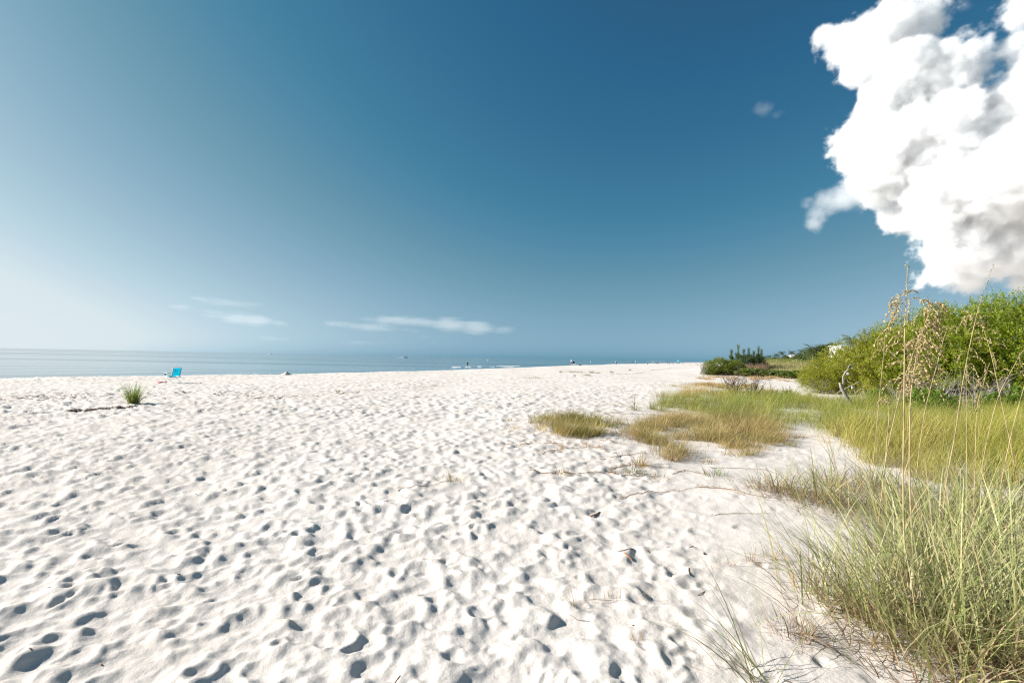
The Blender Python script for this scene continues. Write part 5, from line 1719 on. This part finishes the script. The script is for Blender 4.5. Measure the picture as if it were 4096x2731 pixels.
# parasol
q = beach_spot(2713, 300); q.x = max(q.x, float(crest_x(q.y)) + 0.2); q.z = float(H(q.x, q.y))
e = empty('parasol', q, 0, 'turquoise parasol standing far along the beach', 'parasol')
m = MB(); m.tube([(0, 0, -0.2), (0.1, 0, 1.2), (0.18, 0, 2.3)], 0.025, 6); m.obj('pole', plain('parasol_pole', (0.6, 0.6, 0.6), 0.4), e)
m = MB(); V = [[0.2, 0, 2.45]] + [[0.2 + 1.2 * math.cos(a), 1.2 * math.sin(a), 1.95 + 0.1 * math.cos(a)] for a in th] + [[0.2 + 0.65 * math.cos(a), 0.65 * math.sin(a), 2.32] for a in th]
m.add(V, [[[0, 13 + i, 13 + (i + 1) % 12] for i in range(12)], [[13 + i, 1 + i, 1 + (i + 1) % 12, 13 + (i + 1) % 12] for i in range(12)]]); m.obj('canopy', plain('parasol_canopy', (0.05, 0.45, 0.62), 0.7, 0.05), e)


# ------------------------------------------------------------------ boats and buoys
HULL = plain('boat_hull', (0.75, 0.75, 0.74), 0.3, 0.03, 2)
NAVY = plain('boat_navy', (0.025, 0.04, 0.08), 0.35, 0.05, 2)


def boat(label, p, rz, sc):
    e = empty('motor_boat', p, rz, label, 'boat')
    e.scale = (sc,) * 3
    m = MB()
    st = np.linspace(-3.5, 3.9, 9)
    V = []
    for i, x in enumerate(st):
        f = i / 8
        w = 1.25 * (1 - max(0, (f - 0.45) / 0.55) ** 2.2)
        sh_ = 0.75 + 0.75 * max(0, f - 0.3) ** 1.4
        kz = -0.45 + 0.75 * max(0, (f - 0.6) / 0.4) ** 2
        for (yy, zz) in ((-w, sh_), (-w * 0.85, 0.05 + 0.5 * f * f), (0, kz), (w * 0.85, 0.05 + 0.5 * f * f), (w, sh_)):
            V.append([x, yy, zz])
    m.add(V, [grid_faces(9, 5)]); m.add([V[k] for k in range(5)], [[[0, 1, 2, 3, 4]]])
    m.obj('hull', NAVY, e)
    m = MB(); V2 = [[v[0], v[1] * 0.98, v[2] - 0.12] for i, v in enumerate(V) if i % 5 in (0, 4)]
    m.add(V2, [grid_faces(9, 2)]); m.obj('deck', HULL, e)
    m = MB(); m.box((-0.2, 0, 1.25), (1.5, 0.9, 1.3), None, 0, 0.8); cs = m.obj('console', HULL, e)
    m = MB(); m.box((0.35, 0, 2.0), (0.5, 0.8, 0.4), None, 0, 0.7); m.obj('windshield', NAVY, cs)
    for x in (-0.9, 0.6):
        for y in (-0.5, 0.5):
            m = MB(); m.tube([(x, y, 0.7), (x + 0.05, y * 0.95, 2.7)], 0.05, 6); m.obj('roof_post', NAVY, e)
    m = MB(); m.box((-0.3, 0, 2.78), (3.2, 2.0, 0.18), None, 0, 0.95); m.obj('hard_top', NAVY, e)
    m = MB(); m.box((-3.75, 0, 0.75), (0.5, 0.5, 1.1), None, 0, 0.8); m.obj('outboard_motor', NAVY, e)
    m = MB(); m.tube([(2.2, -0.9, 1.2), (3.3, -0.6, 1.6), (3.85, 0, 1.75), (3.3, 0.6, 1.6), (2.2, 0.9, 1.2)], 0.03, 5); m.obj('bow_rail', HULL, e)
    return e


def wake(label, p, rz, L, w):
    m = MB(); r = np.random.default_rng(4)
    n = 30
    V = []
    for i in range(n):
        f = i / (n - 1)
        for k, q in enumerate((-1, -0.5, 0, 0.5, 1)):
            V.append([2.5 - f * L, q * w * (0.35 + 0.65 * f) * r.uniform(0.9, 1.1), 0.02 + (0.55 * (1 - f) ** 2 * (1 - q * q) + 0.22 * (1 - f)) * r.uniform(0.6, 1.3) - (0.1 if abs(q) == 1 else 0)])
    m.add(V, [grid_faces(n, 5)])
    o = m.obj('boat_wake', FOAM, None, True, p); o.rotation_euler = (0, 0, rz)
    tag(o, label, 'wake')


b1 = wp(1622, 1430.5)
boat('motor boat with dark hard top speeding ahead of a white wake', b1 + Vector((0, 0, 0.1)), 0.05, 0.95)
wake('white foaming wake behind the boat with the dark hard top', b1 + Vector((-1.5, -0.4, 0)), 0.05, 20, 1.8)
b2 = atd(1086, 1414, 1900); b2.z = WATER
boat('distant low motor boat near the horizon', b2 + Vector((0, 0, 0.1)), 0.1, 1.0)
wake('long thin white wake of the distant boat near the horizon', b2 + Vector((-2, -0.6, 0)), 0.1, 26, 2.2)
BUO = plain('buoy_white', (0.8, 0.8, 0.78), 0.4, 0.03)
for px, py, d, sc, lab in ((1952, 1443, 480, 1.3, 'white marker buoy afloat beyond the wading person'), (2363, 1443.5, 560, 1.0, 'small white buoy afloat out from the walker'), (2609, 1447, 700, 1.0, 'small white buoy afloat off the far bathers')):
    q = atd(px, py, d); q.z = WATER
    e = empty('buoy', q, 0, lab, 'buoy', 'marker buoys')
    e.scale = (sc,) * 3
    m = MB(); m.tube([(0, 0, -0.3), (0, 0, 0.1), (0, 0, 0.4), (0, 0, 0.55)], (0.35, 0.42, 0.36, 0.15), 10); m.obj('float', BUO, e, True)
    m = MB(); m.tube([(0, 0, 0.5), (0.05, 0, 1.0), (0.1, 0, 1.4)], (0.14, 0.14, 0.1), 8); m.obj('post', BUO, e, True)


# ------------------------------------------------------------------ clouds (real volumes far above the land)
def cloud_material(name, dens, aniso=0.15):
    m = bpy.data.materials.new(name); m.use_nodes = True
    t = m.node_tree; t.nodes.clear()
    o = t.nodes.new('ShaderNodeOutputMaterial')
    v = t.nodes.new('ShaderNodeVolumePrincipled')
    v.inputs['Color'].default_value = (0.987, 0.989, 0.993, 1)
    v.inputs['Density'].default_value = dens
    v.inputs['Density Attribute'].default_value = 'density'
    v.inputs['Anisotropy'].default_value = aniso
    t.links.new(v.outputs[0], o.inputs['Volume'])
    return m


def cloud(name, label, blobs, mat, vox, n_scale, n_amp, soft, detail_=7.0, squash=1.0, n2=None, group=None, rough=0.62):
    """blobs: (centre Vector, radius m, z-squash). Density baked to a grid by geometry nodes"""
    lo = Vector((1e9,) * 3); hi = Vector((-1e9,) * 3)
    for c, rad, sq in blobs:
        for k in range(3):
            q = rad * (sq if k == 2 else 1) * 1.35
            lo[k] = min(lo[k], c[k] - q); hi[k] = max(hi[k], c[k] + q)
    me = bpy.data.meshes.new(name)
    o = obj(name, me, mat)
    tag(o, label, 'cloud', group, 'stuff')
    g = bpy.data.node_groups.new(name, 'GeometryNodeTree')
    g.interface.new_socket('Geometry', in_out='INPUT', socket_type='NodeSocketGeometry')
    g.interface.new_socket('Geometry', in_out='OUTPUT', socket_type='NodeSocketGeometry')
    N = g.nodes; Lk = g.links
    out = N.new('NodeGroupOutput')
    pos = N.new('GeometryNodeInputPosition')

    def vm(op, a, b):
        n = N.new('ShaderNodeVectorMath'); n.operation = op
        for i, q in enumerate((a, b)):
            if isinstance(q, (tuple, list, Vector)): n.inputs[i].default_value = tuple(q)
            elif q is not None: Lk.new(q, n.inputs[i])
        return n

    def mt(op, a, b=None, c=None, clamp=False):
        n = N.new('ShaderNodeMath'); n.operation = op; n.use_clamp = clamp
        for i, q in enumerate((a, b, c)):
            if q is None: continue
            if isinstance(q, (int, float)): n.inputs[i].default_value = q
            else: Lk.new(q, n.inputs[i])
        return n.outputs[0]
    d = None
    for c, rad, sq in blobs:
        s1 = vm('SUBTRACT', pos.outputs[0], c).outputs[0]
        s2 = vm('MULTIPLY', s1, (1 / rad, 1 / rad, 1 / (rad * sq))).outputs[0]
        ln = vm('LENGTH', s2, None).outputs['Value']
        dd = mt('MULTIPLY', mt('SUBTRACT', ln, 1.0), rad)       # about a signed distance in m
        d = dd if d is None else mt('SMOOTH_MIN', d, dd, 70 * n_scale)
    nz = N.new('ShaderNodeTexNoise'); nz.noise_dimensions = '3D'
    sc = vm('MULTIPLY', pos.outputs[0], (1 / (300 * n_scale), 1 / (300 * n_scale), 1 / (300 * n_scale * squash))).outputs[0]
    Lk.new(sc, nz.inputs['Vector']); nz.inputs['Scale'].default_value = 1.0; nz.inputs['Detail'].default_value = detail_; nz.inputs['Roughness'].default_value = rough
    d = mt('ADD', d, mt('MULTIPLY', mt('SUBTRACT', nz.outputs[0], 0.5), n_amp))
    dens = mt('MULTIPLY', d, -1.0 / soft)
    dens = mt('MULTIPLY', dens, 1.0, None, True)
    vc = N.new('GeometryNodeVolumeCube')
    Lk.new(dens, vc.inputs['Density'])
    vc.inputs['Min'].default_value = tuple(lo); vc.inputs['Max'].default_value = tuple(hi)
    for k, nm in enumerate(('Resolution X', 'Resolution Y', 'Resolution Z')):
        v = vox[k] if isinstance(vox, (tuple, list)) else vox
        vc.inputs[nm].default_value = max(8, int((hi[k] - lo[k]) / v))
    sm = N.new('GeometryNodeSetMaterial'); sm.inputs['Material'].default_value = mat
    Lk.new(vc.outputs[0], sm.inputs[0]); Lk.new(sm.outputs[0], out.inputs[0])
    md = o.modifiers.new('cloud', 'NODES'); md.node_group = g
    return o


def cb(px, py, rpx, dist, ddepth=0.0, sq=1.0):
    d = ray(px, py)
    fac = d.length
    c = CAM + d.normalized() * (dist + ddepth)
    return (c, rpx / F * dist / (fac * 1.0) * 1.0, sq)


D = 4200
big = [(3400, 170, 110, 150), (3330, 175, 60, 150), (3560, 120, 150, 100), (3680, 90, 120, 150), (3620, 270, 140, 0), (3480, 270, 110, 60), (3800, 300, 160, 0), (3890, 310, 80, 80), (3560, 420, 130, -100), (3450, 560, 130, -100), (3370, 560, 70, -60),
       (3600, 560, 180, -150), (3800, 520, 190, -150), (4000, 500, 180, -50), (4110, 440, 120, 60), (4050, 700, 230, -200), (3800, 750, 210, -200), (3540, 700, 150, -100), (3640, 860, 110, 0), (3850, 930, 180, -50), (4050, 980, 210, 0), (3760, 1075, 105, 50), (3900, 1115, 90, 100), (4080, 1120, 90, 120),
       (4095, 60, 90, 100), (4080, 180, 70, 150), (4320, 300, 270, 0), (4380, 720, 320, -50), (4320, 1050, 210, 100)]
CM = cloud_material('cumulus', 0.045, 0.0)
cloud('cumulus_cloud', 'huge white cumulus cloud towering above the green shrubs', [cb(a, b, c * 0.80, D, d) for a, b, c, d in big], CM, 10.0, 1.25, 640.0, 75.0, 10.0, 1.0, None, None, 0.69)
CW = cloud_material('wisp', 0.006, 0.1)
cloud('wispy_cloud', 'ragged cloud wisp trailing off the cumulus towards open sky', [cb(a, b, c, D, 0) for a, b, c in [(3500, 765, 62), (3430, 768, 70), (3375, 785, 66), (3320, 810, 54), (3275, 850, 44), (3255, 895, 34), (3222, 820, 28)]], CW, 8.0, 0.6, 330.0, 90.0, 9.0, 1.0, None, None, 0.66)
CT = cloud_material('thin_wisp', 0.003, 0.1)
cloud('wispy_cloud', 'tiny faint cloud puff alone in the deep blue sky', [cb(3050, 445, 42, D, 0, 0.7), cb(3100, 460, 26, D, 0, 0.5)], CT, 10.0, 0.6, 220.0, 80.0, 8.0)
cloud('wispy_cloud', 'pale wisps between the cumulus towers near the sky gap', [cb(3960, 190, 34, D, 0), cb(4000, 120, 26, D, 0), cb(3990, 240, 46, D, 0), cb(3860, 20, 22, D, 0)], CT, 10.0, 0.6, 240.0, 80.0, 8.0)
# flat thin clouds low over the sea
CF = cloud_material('flat_cloud', 0.0003, 0.2)
DF = 22000


def flat(label, spec, amp=700.0):
    bl = []
    for x0, y0, x1, y1, rp in spec:
        n = max(2, int(abs(x1 - x0) / (rp * 1.6)))
        for k in range(n):
            t = k / (n - 1)
            w = rp * (0.45 + 0.75 * math.sin(math.pi * (0.12 + 0.76 * t)))
            c, rad, _ = cb(x0 + (x1 - x0) * t, y0 + (y1 - y0) * t, w, DF, 0)
            bl.append((c, rad * 1.9, 0.34))
    cloud('flat_cloud', label, bl, CF, (80.0, 180.0, 40.0), 5.0, amp * 2.0, 420.0, 8.0, 0.14, None, 'thin clouds low over the sea')


flat('bright thin cloud streak, uppermost of those over the sea', [(780, 1196, 1040, 1222, 20)])
flat('long soft cloud streak below the bright thin one', [(720, 1228, 860, 1255, 34), (860, 1262, 1110, 1292, 34)])
flat('long thin cloud streak above the motor boat', [(1330, 1296, 1660, 1322, 22)])
flat('widest pale cloud bank above the wading person', [(1480, 1278, 1720, 1288, 30), (1700, 1290, 2010, 1318, 42)])
flat('row of little cloud puffs just above the horizon by the boat', [(1375, 1370, 1540, 1373, 12), (1700, 1350, 1735, 1372, 16)], 500)
flat('small bright cloud puff low over the distant boat', [(1062, 1352, 1080, 1352, 22), (1080, 1353, 1160, 1354, 8)], 400)
